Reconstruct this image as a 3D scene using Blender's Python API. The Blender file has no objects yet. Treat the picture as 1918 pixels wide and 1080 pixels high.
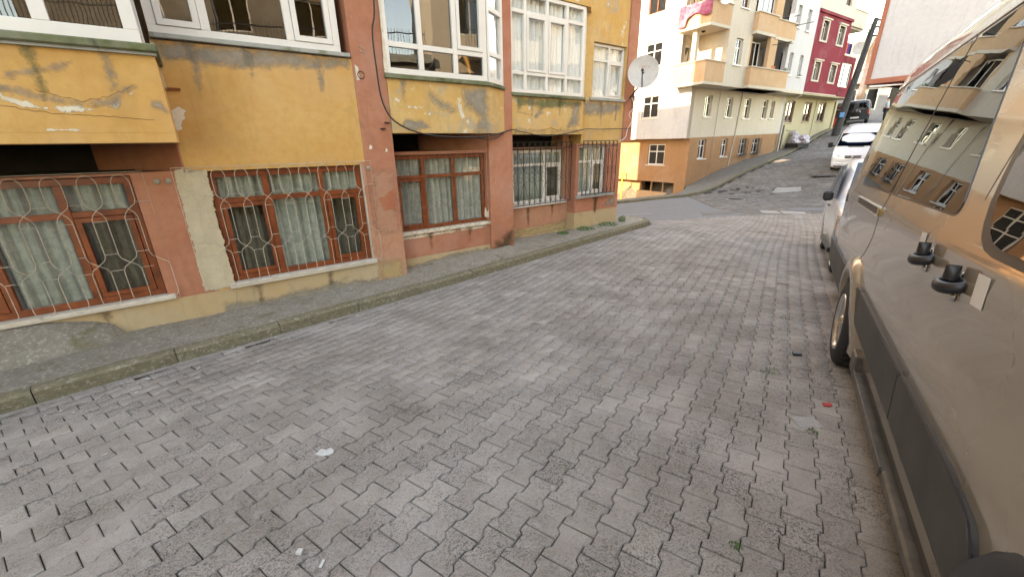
import bpy, bmesh, math, random
import numpy as np
from mathutils import Vector, Matrix, noise
R = math.radians
rnd = random.Random(7)
sc = bpy.context.scene
COL = sc.collection

# ------------------------------------------------------------------ camera
PITCH, ROLL = R(19.76), R(-0.946)
Fw = Vector((0, math.cos(PITCH), -math.sin(PITCH)))
R0 = Vector((1, 0, 0)); U0 = R0.cross(Fw)
Rt = (R0*math.cos(ROLL) + U0*math.sin(ROLL)).normalized(); Up = Rt.cross(Fw)
cd = bpy.data.cameras.new('camera'); cam = bpy.data.objects.new('camera', cd); COL.objects.link(cam)
cd.sensor_width = 36; cd.lens = 755/1918*36; cd.clip_start = 0.02; cd.clip_end = 900
cam.matrix_world = Matrix(((Rt.x, Up.x, -Fw.x, 0), (Rt.y, Up.y, -Fw.y, 0), (Rt.z, Up.z, -Fw.z, 0), (0, 0, 0, 1)))
sc.camera = cam

# ------------------------------------------------------------------ world, sun, exposure
SUN_AZ, SUN_EL = -112.0, 24.0
w = bpy.data.worlds.new('World'); sc.world = w; w.use_nodes = True
nt = w.node_tree; bg = nt.nodes['Background']
sky = nt.nodes.new('ShaderNodeTexSky'); sky.sky_type = 'NISHITA'; sky.sun_disc = False
sky.sun_elevation = R(SUN_EL); sky.sun_rotation = R(SUN_AZ); sky.air_density = 1.0; sky.dust_density = 0.35; sky.ozone_density = 0.6
nt.links.new(sky.outputs[0], bg.inputs[0]); bg.inputs[1].default_value = 0.15
sl = bpy.data.lights.new('sun', 'SUN'); so = bpy.data.objects.new('sun', sl); COL.objects.link(so)
sl.energy = 2.0; sl.angle = R(0.5); sl.color = (1, 0.93, 0.82)
sd = Vector((math.sin(R(SUN_AZ))*math.cos(R(SUN_EL)), math.cos(R(SUN_AZ))*math.cos(R(SUN_EL)), math.sin(R(SUN_EL))))
so.rotation_euler = sd.to_track_quat('Z', 'Y').to_euler(); so.location = sd*60
vs = sc.view_settings; vs.view_transform = 'Standard'; vs.look = 'None'; vs.gamma = 1; vs.use_curve_mapping = False
vs.exposure = 3.3
vs.use_white_balance = True; vs.white_balance_temperature = 10300; vs.white_balance_tint = 15

# ------------------------------------------------------------------ materials
MATS = {}
def new_mat(name):
    m = bpy.data.materials.new(name); m.use_nodes = True; MATS[name] = m
    return m, m.node_tree.nodes, m.node_tree.links, m.node_tree.nodes['Principled BSDF']
def sock(n, *names):
    for k in names:
        if k in n.inputs: return n.inputs[k]
def tex_noise(N, L, vec, scale, detail=4, rough=.55, dist=0):
    n = N.new('ShaderNodeTexNoise'); n.inputs['Scale'].default_value = scale; n.inputs['Detail'].default_value = detail
    n.inputs['Roughness'].default_value = rough; n.inputs['Distortion'].default_value = dist
    if vec is not None: L.new(vec, n.inputs['Vector'])
    return n.outputs['Fac']
def ramp(N, L, fac, a, b, ca=(0, 0, 0, 1), cb=(1, 1, 1, 1)):
    r = N.new('ShaderNodeValToRGB'); r.color_ramp.elements[0].position = a; r.color_ramp.elements[1].position = b
    r.color_ramp.elements[0].color = ca; r.color_ramp.elements[1].color = cb
    L.new(fac, r.inputs[0]); return r.outputs[0]
def mixc(N, L, fac, a, b):
    m = N.new('ShaderNodeMix'); m.data_type = 'RGBA'
    for s, v in ((m.inputs[0], fac), (m.inputs[6], a), (m.inputs[7], b)):
        if isinstance(v, (int, float)): s.default_value = v
        elif isinstance(v, tuple): s.default_value = (*v[:3], 1)
        else: L.new(v, s)
    return m.outputs[2]
def mth(N, L, op, a, b=0.0):
    m = N.new('ShaderNodeMath'); m.operation = op
    for s, v in ((m.inputs[0], a), (m.inputs[1], b)):
        if isinstance(v, (int, float)): s.default_value = v
        else: L.new(v, s)
    return m.outputs[0]
def objco(N): return N.new('ShaderNodeTexCoord').outputs['Object']
def worldco(N): return N.new('ShaderNodeNewGeometry').outputs['Position']
def bump(N, L, h, P, strength, dist=.01):
    b = N.new('ShaderNodeBump'); b.inputs['Strength'].default_value = strength; b.inputs['Distance'].default_value = dist
    L.new(h, b.inputs['Height']); L.new(b.outputs[0], P.inputs['Normal'])
def mul(c, k): return tuple(x*k for x in c[:3])

def plain(name, c, rough=.6, metal=0, spec=.5, coat=0, var=.12, scale=6, emis=None):
    m, N, L, P = new_mat(name)
    if var:
        f = tex_noise(N, L, objco(N), scale, 5)
        L.new(mixc(N, L, ramp(N, L, f, .3, .7), mul(c, 1-var), mul(c, 1+var)), P.inputs['Base Color'])
    else: P.inputs['Base Color'].default_value = (*c, 1)
    P.inputs['Roughness'].default_value = rough; P.inputs['Metallic'].default_value = metal
    P.inputs['Specular IOR Level'].default_value = spec; P.inputs['Coat Weight'].default_value = coat
    return m
def plaster(name, c, c2, peel=None, pth=.66, stain=None, sth=.62, big=1.1, bstr=.35, rough=.9):
    """painted render: large tonal drift, faded second tone, hairline dirt, chipped spots"""
    m, N, L, P = new_mat(name); v = objco(N)
    base = mixc(N, L, ramp(N, L, tex_noise(N, L, v, big, 5, .6, .4), .35, .68), c, c2)
    base = mixc(N, L, ramp(N, L, tex_noise(N, L, v, 9, 6, .7), .42, .85), base, mul(c, .87))
    stm = N.new('ShaderNodeMapping'); stm.inputs['Scale'].default_value = (1, 1, .14); L.new(v, stm.inputs[0])
    base = mixc(N, L, mth(N, L, 'MULTIPLY', ramp(N, L, tex_noise(N, L, stm.outputs[0], 7, 6, .7), .52, .72), .45), base, mul(c2, .62))
    base = mixc(N, L, mth(N, L, 'MULTIPLY', ramp(N, L, tex_noise(N, L, v, .9, 4, .6, .8), .5, .68), .4), base, tuple(x*.8+.10 for x in c2[:3]))
    if stain is not None:
        base = mixc(N, L, ramp(N, L, tex_noise(N, L, v, 2.3, 7, .68, .6), sth, sth+.1), base, stain)
    if peel is not None:
        pf = ramp(N, L, tex_noise(N, L, v, 3.4, 9, .72, .3), pth, pth+.02)
        base = mixc(N, L, pf, base, peel)
        sp = ramp(N, L, tex_noise(N, L, v, 26, 3, .6), .74, .76)
        base = mixc(N, L, sp, base, peel)
    L.new(base, P.inputs['Base Color']); P.inputs['Roughness'].default_value = rough; P.inputs['Specular IOR Level'].default_value = .25
    h = mth(N, L, 'ADD', mth(N, L, 'MULTIPLY', tex_noise(N, L, v, 60, 6, .7), .5), mth(N, L, 'MULTIPLY', tex_noise(N, L, v, 2.5, 3, .5), .9))
    bump(N, L, h, P, bstr, .012)
    return m
def glass(name, tint=(.9, .95, .95), refl=.12, rough=.01, gc=(.95, .97, 1)):
    m, N, L, P = new_mat(name)
    N.remove(P); out = N['Material Output']
    tr = N.new('ShaderNodeBsdfTransparent'); tr.inputs[0].default_value = (*tint, 1)
    gl = N.new('ShaderNodeBsdfGlossy'); gl.inputs['Roughness'].default_value = rough; gl.inputs[0].default_value = (*gc, 1)
    lw_ = N.new('ShaderNodeLayerWeight'); lw_.inputs[0].default_value = .5
    ad = mth(N, L, 'ADD', mth(N, L, 'MULTIPLY', mth(N, L, 'POWER', lw_.outputs['Facing'], 5.0), .9), refl+.03)
    mx = N.new('ShaderNodeMixShader'); L.new(ad, mx.inputs[0]); L.new(tr.outputs[0], mx.inputs[1]); L.new(gl.outputs[0], mx.inputs[2])
    # slight waviness of float glass
    b = N.new('ShaderNodeBump'); b.inputs['Strength'].default_value = .04; b.inputs['Distance'].default_value = .02
    L.new(tex_noise(N, L, objco(N), 2.2, 2), b.inputs['Height']); L.new(b.outputs[0], gl.inputs['Normal'])
    L.new(mx.outputs[0], out.inputs[0])
    return m

YEL = plaster('yellow_plaster', (.54, .285, .09), (.58, .345, .13), (.55, .47, .34), .70, (.42, .27, .10), .62)
YELW = plaster('yellow_plaster_worn', (.54, .31, .10), (.56, .38, .17), (.60, .54, .42), .60, (.36, .30, .22), .56)
BRN = plaster('red_brown_plaster', (.38, .145, .085), (.45, .20, .125), (.50, .38, .28), .69, (.26, .12, .08), .63)
BRN2 = plaster('faded_red_brown_plaster', (.43, .19, .115), (.46, .25, .155), (.52, .42, .32), .66, (.38, .17, .10), .6)
CRM = plaster('cream_base_plaster', (.46, .32, .175), (.43, .33, .205), (.42, .38, .30), .66, (.30, .23, .14), .6)
PEEL = plaster('bare_undercoat', (.55, .47, .34), (.48, .40, .28), None, bstr=.5)
GREYP = plaster('bare_grey_render', (.36, .32, .26), (.26, .235, .2), (.5, .46, .38), .6, bstr=.6)
WPEEL = plaster('white_undercoat', (.68, .62, .5), (.6, .52, .4), None, bstr=.5)
STAIN = plaster('damp_stain', (.10, .055, .03), (.20, .09, .05), (.3, .2, .13), .6, (.06, .05, .02), .5)
MOSSP = plaster('mossy_cement', (.20, .20, .14), (.09, .11, .035), (.34, .34, .28), .6, (.04, .05, .02), .55, big=5)
CEMS = plaster('cement_sill', (.36, .36, .33), (.28, .29, .26), (.12, .13, .08), .62, (.16, .17, .11), .55, big=6)
MARB = plaster('pale_stone_sill', (.60, .54, .46), (.52, .46, .38), (.35, .30, .24), .68)
CREAM = plaster('cream_wall_paint', (.54, .48, .39), (.58, .52, .43), None, bstr=.12)
BLUEW = plaster('cool_white_wall_paint', (.50, .495, .50), (.55, .54, .545), None, stain=(.5, .48, .47), sth=.68, bstr=.12)
ORNG = plaster('orange_wall_paint', (.365, .19, .095), (.40, .22, .12), None, stain=(.42, .2, .08), sth=.68, bstr=.12)
PEACH = plaster('peach_parapet_paint', (.52, .33, .195), (.56, .37, .225), None, bstr=.12)
REDW = plaster('dark_red_wall_paint', (.20, .018, .032), (.24, .025, .04), None, bstr=.12)
LYEL = plaster('pale_yellow_wall_paint', (.43, .375, .245), (.47, .41, .28), None, stain=(.4, .35, .2), sth=.68, bstr=.12)
WALLW = plaster('white_textured_render', (.455, .455, .465), (.49, .49, .50), None, bstr=.25)
TRIM = plaster('terracotta_trim_paint', (.34, .12, .075), (.38, .15, .1), None)
OPPM = plaster('grey_brown_render', (.17, .14, .11), (.22, .19, .15), None)
GREYB = plaster('grey_wall_paint', (.20, .20, .2), (.26, .255, .25), None)
DARKIN = plain('dark_interior_and_shade', (.022, .016, .012), .95, var=.3)  # room interiors; also near-black shade painted into the basement recesses
BEIGEIN = plain('beige_interior', (.16, .12, .08), .95, var=.3)
WOOD = plain('varnished_brown_frame', (.20, .045, .012), .38, var=.35, scale=9)
WOODD = plain('dark_red_wood', (.075, .012, .008), .45, var=.3)
PVC = plain('white_plastic_frame', (.64, .615, .57), .38, var=.05, scale=3)
PVCO = plain('aged_white_frame', (.66, .62, .55), .5, var=.12)
GLASS = glass('window_glass', (.95, .97, .96), .035); GLASSC = glass('bay_glass', (.97, .98, .98), .02); GLASSD = glass('dark_window_glass', (.40, .40, .38), .07)
SCREEN = glass('screened_window_glass', (.70, .68, .63), .02)
GLASSV = glass('tinted_vehicle_glass', (.10, .11, .12), .10, .003)
GLASSB = glass('reflective_far_glass', (.3, .32, .34), .1)
BLK = plain('black_iron_paint', (.012, .011, .011), .5, var=.3)
WIRE = plain('rusted_white_wire', (.43, .365, .29), .55, var=.25, scale=30)
WIRED = plain('brown_weathered_wire', (.20, .13, .09), .6, var=.3, scale=30)
RUBBER = plain('tyre_rubber', (.018, .018, .019), .75, var=.25, scale=40)
BPLAS = plain('black_plastic', (.016, .017, .019), .42, var=.15, scale=20)
GPLAS = plain('dark_grey_cladding', (.052, .050, .047), .55, var=.3, scale=5)
CHROME = plain('bright_metal', (.62, .6, .57), .22, 1, var=.1)
ALU = plain('dusty_aluminium', (.15, .14, .125), .5, .6, var=.25, scale=14)
RIM = plain('silver_wheel_paint', (.48, .48, .48), .38, .7, var=.1)
WCAR = plain('white_car_paint', (.72, .73, .74), .25, coat=.6, var=.03)
KCAR = plain('black_car_paint', (.012, .012, .014), .2, coat=.6, var=.05)
LAMPG = plain('headlamp_reflector', (.55, .56, .58), .12, .6, var=.3, scale=30)
AMBER = plain('amber_lamp', (.8, .25, .04), .25, var=.1)
LITP = plain('dusty_paper_scrap', (.46, .45, .43), .85, var=.15, scale=60)
PAPER = plain('white_paper', (.70, .69, .67), .8, var=.04)
REDP = plain('red_plastic', (.5, .035, .03), .45)
BLUEP = plain('blue_plate', (.08, .3, .62), .5)
SKIN = plain('skin', (.45, .25, .17), .6, var=.05)
HAIR = plain('dark_hair', (.01, .008, .007), .8)
SHIRT = plain('pale_blue_shirt', (.35, .48, .55), .9, var=.1)
DSHIRT = plain('dark_jacket', (.02, .02, .024), .9)
LEAF = plain('green_weed_leaf', (.055, .12, .018), .6, var=.4, scale=25)
LEAF2 = plain('shrub_leaf', (.05, .11, .02), .6, var=.4, scale=9)
DISHM = plain('grey_dish_paint', (.50, .48, .45), .5, var=.1)
POLEM = plaster('pole_concrete', (.05, .05, .05), (.07, .068, .066), None)
CONC = plaster('pale_concrete', (.36, .34, .31), (.29, .275, .25), (.2, .19, .17), .64, bstr=.6)
CLOTHP = plaster('faded_pink_banner', (.30, .03, .075), (.34, .15, .21), None, big=6, bstr=.1)
def two_tone(name, a, b, scale=20, rough=.9):
    m, N, L, P = new_mat(name)
    L.new(mixc(N, L, ramp(N, L, tex_noise(N, L, objco(N), scale, 5, .7), .45, .55), a, b), P.inputs['Base Color']); P.inputs['Roughness'].default_value = rough
    return m
CURT = two_tone('net_curtain', (.31, .32, .265), (.40, .40, .335), 9)
CURTW = two_tone('white_lace_curtain', (.74, .72, .68), (.80, .78, .74), 60)
BAGM = two_tone('pale_rubbish_bag', (.55, .5, .55), (.3, .27, .33), 9, .5)

def van_paint():
    m, N, L, P = new_mat('bronze_van_paint'); v = objco(N)
    dust = ramp(N, L, tex_noise(N, L, v, 1.3, 3, .5, .3), .3, .75)
    streak = N.new('ShaderNodeMapping'); streak.inputs['Scale'].default_value = (1, 1, 5); L.new(v, streak.inputs[0])
    d2 = ramp(N, L, tex_noise(N, L, streak.outputs[0], 1.2, 5, .6), .5, .95)
    c = mixc(N, L, dust, (.35, .29, .215), (.39, .33, .25)); c = mixc(N, L, mth(N, L, 'MULTIPLY', d2, .5), c, (.24, .195, .15))
    L.new(c, P.inputs['Base Color']); P.inputs['Metallic'].default_value = .4
    rr = N.new('ShaderNodeMapRange'); rr.inputs[3].default_value = .24; rr.inputs[4].default_value = .30; L.new(dust, rr.inputs[0]); L.new(rr.outputs[0], P.inputs['Roughness'])
    P.inputs['Coat Weight'].default_value = .9; P.inputs['Coat Roughness'].default_value = .05
    bump(N, L, tex_noise(N, L, v, .7, 1), P, .05, .03)
    return m
VANP = van_paint()

def paver_mat(name, tone, con=0):
    m, N, L, P = new_mat(name); v = worldco(N)
    at = N.new('ShaderNodeAttribute'); at.attribute_name = 'tint'
    oi = N.new('ShaderNodeObjectInfo')
    t = mth(N, L, 'FRACT', mth(N, L, 'ADD', at.outputs['Fac'], oi.outputs['Random']))
    a = mul((.375, .332, .295), tone*(1-con)); b = mul((.455, .405, .362), tone*(1+con))
    c = mixc(N, L, t, a, b)
    t2 = mth(N, L, 'FRACT', mth(N, L, 'MULTIPLY', t, 7.31))
    c = mixc(N, L, ramp(N, L, t2, .92, .94), c, mul((.47, .42, .37), tone))          # some paler, pinker blocks
    c = mixc(N, L, ramp(N, L, tex_noise(N, L, v, 1.3, 5, .6), .4, .7), c, mul((.28, .24, .205), tone))
    c = mixc(N, L, mth(N, L, 'MULTIPLY', ramp(N, L, tex_noise(N, L, v, 14, 5, .7), .5, .75), .5), c, mul((.50, .465, .43), tone))
    # exposed aggregate: small dark pits of irregular shape, denser on some blocks
    wear = ramp(N, L, tex_noise(N, L, v, 3.1, 4, .6), .30, .62)
    p1 = ramp(N, L, tex_noise(N, L, v, 140, 2, .5, .5), .545, .59); p2 = ramp(N, L, tex_noise(N, L, v, 78, 2, .5, .7), .585, .615)
    t3 = mth(N, L, 'FRACT', mth(N, L, 'MULTIPLY', t, 3.77)); amt = mth(N, L, 'ADD', mth(N, L, 'MULTIPLY', t3, .5), .5)
    sp = mth(N, L, 'MULTIPLY', mth(N, L, 'MULTIPLY', mth(N, L, 'MAXIMUM', mth(N, L, 'MULTIPLY', p1, .8), p2), amt), wear)
    c = mixc(N, L, mth(N, L, 'MULTIPLY', sp, .9), c, (.05, .045, .042))
    fine = ramp(N, L, tex_noise(N, L, v, 260, 3, .7), .35, .65)
    c = mixc(N, L, mth(N, L, 'MULTIPLY', fine, .42), c, mul((.12, .11, .10), tone))
    L.new(c, P.inputs['Base Color']); P.inputs['Roughness'].default_value = .88; P.inputs['Specular IOR Level'].default_value = .3
    h = mth(N, L, 'SUBTRACT', mth(N, L, 'ADD', mth(N, L, 'MULTIPLY', tex_noise(N, L, v, 200, 4, .7), .5), tex_noise(N, L, v, 30, 5, .65)), mth(N, L, 'MULTIPLY', sp, .6))
    bump(N, L, h, P, .9, .008)
    return m
PAV = paver_mat('concrete_paver', 1.0)
PAVB = paver_mat('worn_dark_paver', .62, .16)
def ground_mat(name, c1, c2, c3, green, gth, scale=4, bs=.7, bd=.02):
    m, N, L, P = new_mat(name); v = worldco(N)
    c = mixc(N, L, ramp(N, L, tex_noise(N, L, v, scale, 8, .68, .3), .35, .65), c1, c2)
    c = mixc(N, L, ramp(N, L, tex_noise(N, L, v, scale*5, 8, .75), .52, .62), c, c3)
    c = mixc(N, L, ramp(N, L, tex_noise(N, L, v, 2.1, 7, .7, .5), gth, gth+.12), c, green)
    c = mixc(N, L, mth(N, L, 'MULTIPLY', ramp(N, L, tex_noise(N, L, v, 120, 4, .7), .45, .7), .5), c, mul(c1, .45))
    L.new(c, P.inputs['Base Color']); P.inputs['Roughness'].default_value = .93; P.inputs['Specular IOR Level'].default_value = .2
    h = mth(N, L, 'ADD', tex_noise(N, L, v, scale*3, 8, .75), mth(N, L, 'MULTIPLY', tex_noise(N, L, v, 90, 5, .7), .35))
    bump(N, L, h, P, bs, bd)
    return m
JOINT = ground_mat('joint_sand', (.035, .029, .023), (.055, .047, .038), (.09, .078, .064), (.025, .038, .01), .58, 6)
PVM = ground_mat('rough_pavement_concrete', (.27, .235, .185), (.38, .34, .28), (.58, .53, .45), (.19, .17, .085), .56, 6, 1.0, .045)
PVF = ground_mat('far_pavement_concrete', (.17, .155, .135), (.21, .19, .165), (.26, .235, .2), (.11, .11, .07), .62, 3)
ASPH = ground_mat('asphalt', (.185, .18, .18), (.215, .21, .205), (.25, .24, .235), (.13, .12, .10), .66, 3, .4, .008)
KERB = ground_mat('kerb_concrete', (.16, .135, .085), (.22, .19, .125), (.36, .325, .26), (.19, .17, .095), .54, 5, 1.0, .02)
KERBT = KERB
EARTH = ground_mat('bare_ground', (.12, .10, .08), (.16, .14, .11), (.2, .18, .15), (.08, .1, .04), .6, 1)
PATCHC = ground_mat('cement_patch', (.33, .315, .295), (.38, .365, .34), (.42, .40, .38), (.26, .24, .2), .62, 4, .4, .008)

# ------------------------------------------------------------------ object helpers
def tag(o, label=None, cat=None, group=None, kind=None):
    for k, v in (('label', label), ('category', cat), ('group', group), ('kind', kind)):
        if v: o[k] = v
    return o
def empty(name, loc, rz=0, parent=None):
    o = bpy.data.objects.new(name, None); COL.objects.link(o); o.location = loc; o.rotation_euler = (0, 0, rz); o.parent = parent
    o.empty_display_size = .3
    return o
class M:
    """collects geometry for ONE object"""
    def __init__(s): s.v = []; s.f = []; s.smooth = []
    def add(s, vs_, fs, sm=False):
        b = len(s.v); s.v += [tuple(p) for p in vs_]; s.f += [tuple(i+b for i in f) for f in fs]; s.smooth += [sm]*len(fs); return s
    def box(s, x0, x1, y0, y1, z0, z1):
        return s.add([(x0, y0, z0), (x1, y0, z0), (x1, y1, z0), (x0, y1, z0), (x0, y0, z1), (x1, y0, z1), (x1, y1, z1), (x0, y1, z1)],
                     [(0, 3, 2, 1), (4, 5, 6, 7), (0, 1, 5, 4), (1, 2, 6, 5), (2, 3, 7, 6), (3, 0, 4, 7)])
    def prism_xy(s, pts, z0, z1):
        """footprint polygon (counter-clockwise) raised from z0 to z1 (numbers or per-point lists)"""
        n = len(pts); a = z0 if isinstance(z0, (list, tuple)) else [z0]*n; b = z1 if isinstance(z1, (list, tuple)) else [z1]*n
        vs_ = [(p[0], p[1], a[i]) for i, p in enumerate(pts)] + [(p[0], p[1], b[i]) for i, p in enumerate(pts)]
        return s.add(vs_, [tuple(range(n-1, -1, -1)), tuple(range(n, 2*n))] + [(i, (i+1) % n, n+(i+1) % n, n+i) for i in range(n)])
    def prism_xz(s, pts, y0, y1):
        """outline in x,z (counter-clockwise seen from -y) from y0 (front) to y1 (back)"""
        n = len(pts)
        return s.add([(p[0], y0, p[1]) for p in pts] + [(p[0], y1, p[1]) for p in pts],
                     [tuple(range(n)), tuple(range(2*n-1, n-1, -1))] + [(i, n+i, n+(i+1) % n, (i+1) % n) for i in range(n)])
    def tube(s, pts, r, n=6, caps=True, r2=None):
        pts = [Vector(p) for p in pts]; m = len(pts); rings = []
        up = None
        for i, p in enumerate(pts):
            t = (pts[min(i+1, m-1)]-pts[max(i-1, 0)])
            if t.length < 1e-9: t = Vector((0, 0, 1))
            t.normalize()
            if up is None: up = Vector((0, 0, 1)) if abs(t.z) < .9 else Vector((1, 0, 0))
            a = t.cross(up); a.normalize(); b = a.cross(t); up = b
            rr = r if r2 is None else r+(r2-r)*i/(m-1)
            rings.append([p+(a*math.cos(2*math.pi*k/n)+b*math.sin(2*math.pi*k/n))*rr for k in range(n)])
        vs_ = [q for ring in rings for q in ring]; fs = []
        for i in range(m-1):
            for k in range(n): fs.append((i*n+k, i*n+(k+1) % n, (i+1)*n+(k+1) % n, (i+1)*n+k))
        s.add(vs_, fs, n > 5)
        if caps: s.add(rings[0], [tuple(range(n-1, -1, -1))]); s.add(rings[-1], [tuple(range(n))])
        return s
    def lathe(s, prof, c, axis, n=24, sm=True):
        """profile (r, h) turned about an axis through c"""
        ax = Vector(axis).normalized(); a = ax.orthogonal().normalized(); b = ax.cross(a); c = Vector(c)
        vs_ = [c+ax*h+(a*math.cos(2*math.pi*k/n)+b*math.sin(2*math.pi*k/n))*r for r, h in prof for k in range(n)]
        fs = [(i*n+k, i*n+(k+1) % n, (i+1)*n+(k+1) % n, (i+1)*n+k) for i in range(len(prof)-1) for k in range(n)]
        return s.add(vs_, fs, sm)
    def build(s, name, mat, parent=None, bevel=0, fix=True, smooth=None):
        me = bpy.data.meshes.new(name); me.from_pydata(s.v, [], s.f); me.materials.append(mat)
        me.polygons.foreach_set('use_smooth', [bool(x) if smooth is None else smooth for x in s.smooth])
        if fix:
            bm = bmesh.new(); bm.from_mesh(me); bmesh.ops.recalc_face_normals(bm, faces=bm.faces)
            if bevel:
                bmesh.ops.bevel(bm, geom=[e for e in bm.edges if e.calc_face_angle(0) > .5], offset=bevel, segments=1, affect='EDGES')
            bm.to_mesh(me); bm.free()
        me.update()
        o = bpy.data.objects.new(name, me); COL.objects.link(o); o.parent = parent
        return o
def ragged(pts, amp, seed, n=8):
    """polygon with a chipped, irregular outline"""
    r = random.Random(seed); out = []; m = len(pts)
    for i in range(m):
        a = Vector((*pts[i], 0)); b = Vector((*pts[(i+1) % m], 0)); d = b-a
        nrm = Vector((d.y, -d.x, 0)); nrm = nrm.normalized() if nrm.length else nrm
        for k in range(n):
            t = k/n; p = a+d*t
            o = noise.noise(Vector((p.x*7+seed*3.1, p.y*7, seed)))*amp*1.4 + r.uniform(-.5, .5)*amp
            if k == 0: o *= .4
            p = p+nrm*o+d.normalized()*r.uniform(-.25, .25)*amp
            out.append((p.x, p.y))
    return out
def eroded(mat_name, c, c2, soft):
    m, N, L, P = new_mat(mat_name); v = objco(N); out = N['Material Output']
    L.new(mixc(N, L, ramp(N, L, tex_noise(N, L, v, 7, 6, .7), .38, .66), c, c2), P.inputs['Base Color']); P.inputs['Roughness'].default_value = .92; P.inputs['Specular IOR Level'].default_value = .2
    bump(N, L, tex_noise(N, L, v, 40, 6, .7), P, .5, .012)
    at = N.new('ShaderNodeAttribute'); at.attribute_name = 'fade'
    n1 = tex_noise(N, L, v, 5.5, 9, .72, .4); n2 = tex_noise(N, L, v, 30, 4, .7)
    f = mth(N, L, 'ADD', at.outputs['Fac'], mth(N, L, 'ADD', mth(N, L, 'MULTIPLY', mth(N, L, 'SUBTRACT', n1, .5), 2.1), mth(N, L, 'MULTIPLY', mth(N, L, 'SUBTRACT', n2, .5), .6)))
    k = ramp(N, L, f, .42-(.32 if soft else .02), .42+(.45 if soft else .03))
    if soft: k = mth(N, L, 'MULTIPLY', k, .75)
    tr = N.new('ShaderNodeBsdfTransparent'); mx = N.new('ShaderNodeMixShader'); L.new(k, mx.inputs[0]); L.new(tr.outputs[0], mx.inputs[1]); L.new(P.outputs[0], mx.inputs[2]); L.new(mx.outputs[0], out.inputs[0])
    return m
ER = {}
def er_mat(mat):
    if mat.name not in ER:
        t = {'bare_undercoat': ((.52, .44, .31), (.44, .37, .26), 0), 'bare_grey_render': ((.34, .30, .24), (.22, .20, .17), 1), 'white_undercoat': ((.66, .60, .48), (.55, .47, .36), 0), 'damp_stain': ((.085, .055, .03), (.13, .08, .045), 1),
             'mossy_cement': ((.13, .14, .05), (.22, .21, .13), 1), 'cream_base_plaster': ((.50, .35, .17), (.42, .31, .17), 1), 'faded_red_brown_plaster': ((.47, .23, .15), (.50, .28, .18), 1), 'red_brown_plaster': ((.36, .12, .065), (.40, .15, .085), 0), 'yellow_plaster': ((.56, .30, .08), (.6, .34, .11), 0), 'yellow_plaster_worn': ((.54, .31, .10), (.56, .38, .17), 0)}[mat.name]
        ER[mat.name] = eroded('worn_'+mat.name, *t)
    return ER[mat.name]
def patch(parent, mat, pts, y, seed, amp=.02, name='plaster_patch', t=.0025, n=8, width=None):
    """thin layer whose outline erodes away; real layer set proud of the wall"""
    xs = [p[0] for p in pts]; zs = [p[1] for p in pts]; ext = max(max(xs)-min(xs), max(zs)-min(zs)); mn = min(max(xs)-min(xs), max(zs)-min(zs))
    w_ = width or max(.02, min(.09, mn*.28)); pad = .02; st = max(ext/44, .012); nx = int((max(xs)-min(xs)+2*pad)/st)+1; nz = int((max(zs)-min(zs)+2*pad)/st)+1
    G_ = np.array([(min(xs)-pad+i*st, min(zs)-pad+j*st) for i in range(nx+1) for j in range(nz+1)])
    d = seg_dist(G_, list(pts)+[pts[0]]); ins = inpoly(G_, pts); d = np.where(ins, d, -d); fade = np.clip(d/w_*.5+.3, -2, 2.2)
    m = M(); m.v = [(p[0], y-t, p[1]) for p in G_]; m.f = []
    for i in range(nx):
        for j in range(nz):
            q = (i*(nz+1)+j, (i+1)*(nz+1)+j, (i+1)*(nz+1)+j+1, i*(nz+1)+j+1)
            if max(d[k] for k in q) > -.02: m.f.append(q)
    m.smooth = [False]*len(m.f)
    o = m.build(name, er_mat(mat), parent, fix=False)
    at = o.data.attributes.new('fade', 'FLOAT', 'POINT'); at.data.foreach_set('value', fade.astype(np.float32))
    return o
def inpoly(P, poly):
    x, y = P[:, 0], P[:, 1]; c = np.zeros(len(P), bool); n = len(poly)
    for i in range(n):
        x1, y1 = poly[i]; x2, y2 = poly[(i+1) % n]
        if y1 == y2: continue
        k = ((y1 > y) != (y2 > y)) & (x < (x2-x1)*(y-y1)/(y2-y1)+x1); c ^= k
    return c
def seg_dist(C, line):
    d = np.full(len(C), 1e9)
    for (x1, y1), (x2, y2) in zip(line, line[1:]):
        e = np.array([x2-x1, y2-y1]); q = C-np.array([x1, y1]); t = np.clip((q@e)/(e@e+1e-12), 0, 1); d = np.minimum(d, np.hypot(*(q-t[:, None]*e).T))
    return d
def wall_rects(x0, x1, z0, z1, holes):
    xs = sorted({x0, x1, *[h[0] for h in holes], *[h[1] for h in holes]}); xs = [x for x in xs if x0 <= x <= x1]
    out = []
    for a, b in zip(xs, xs[1:]):
        hs = sorted([(h[2], h[3]) for h in holes if h[0] <= a+1e-6 and h[1] >= b-1e-6]); z = z0
        for c, d in hs:
            if c > z: out.append((a, b, z, c))
            z = max(z, d)
        if z < z1: out.append((a, b, z, z1))
    return out
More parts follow.
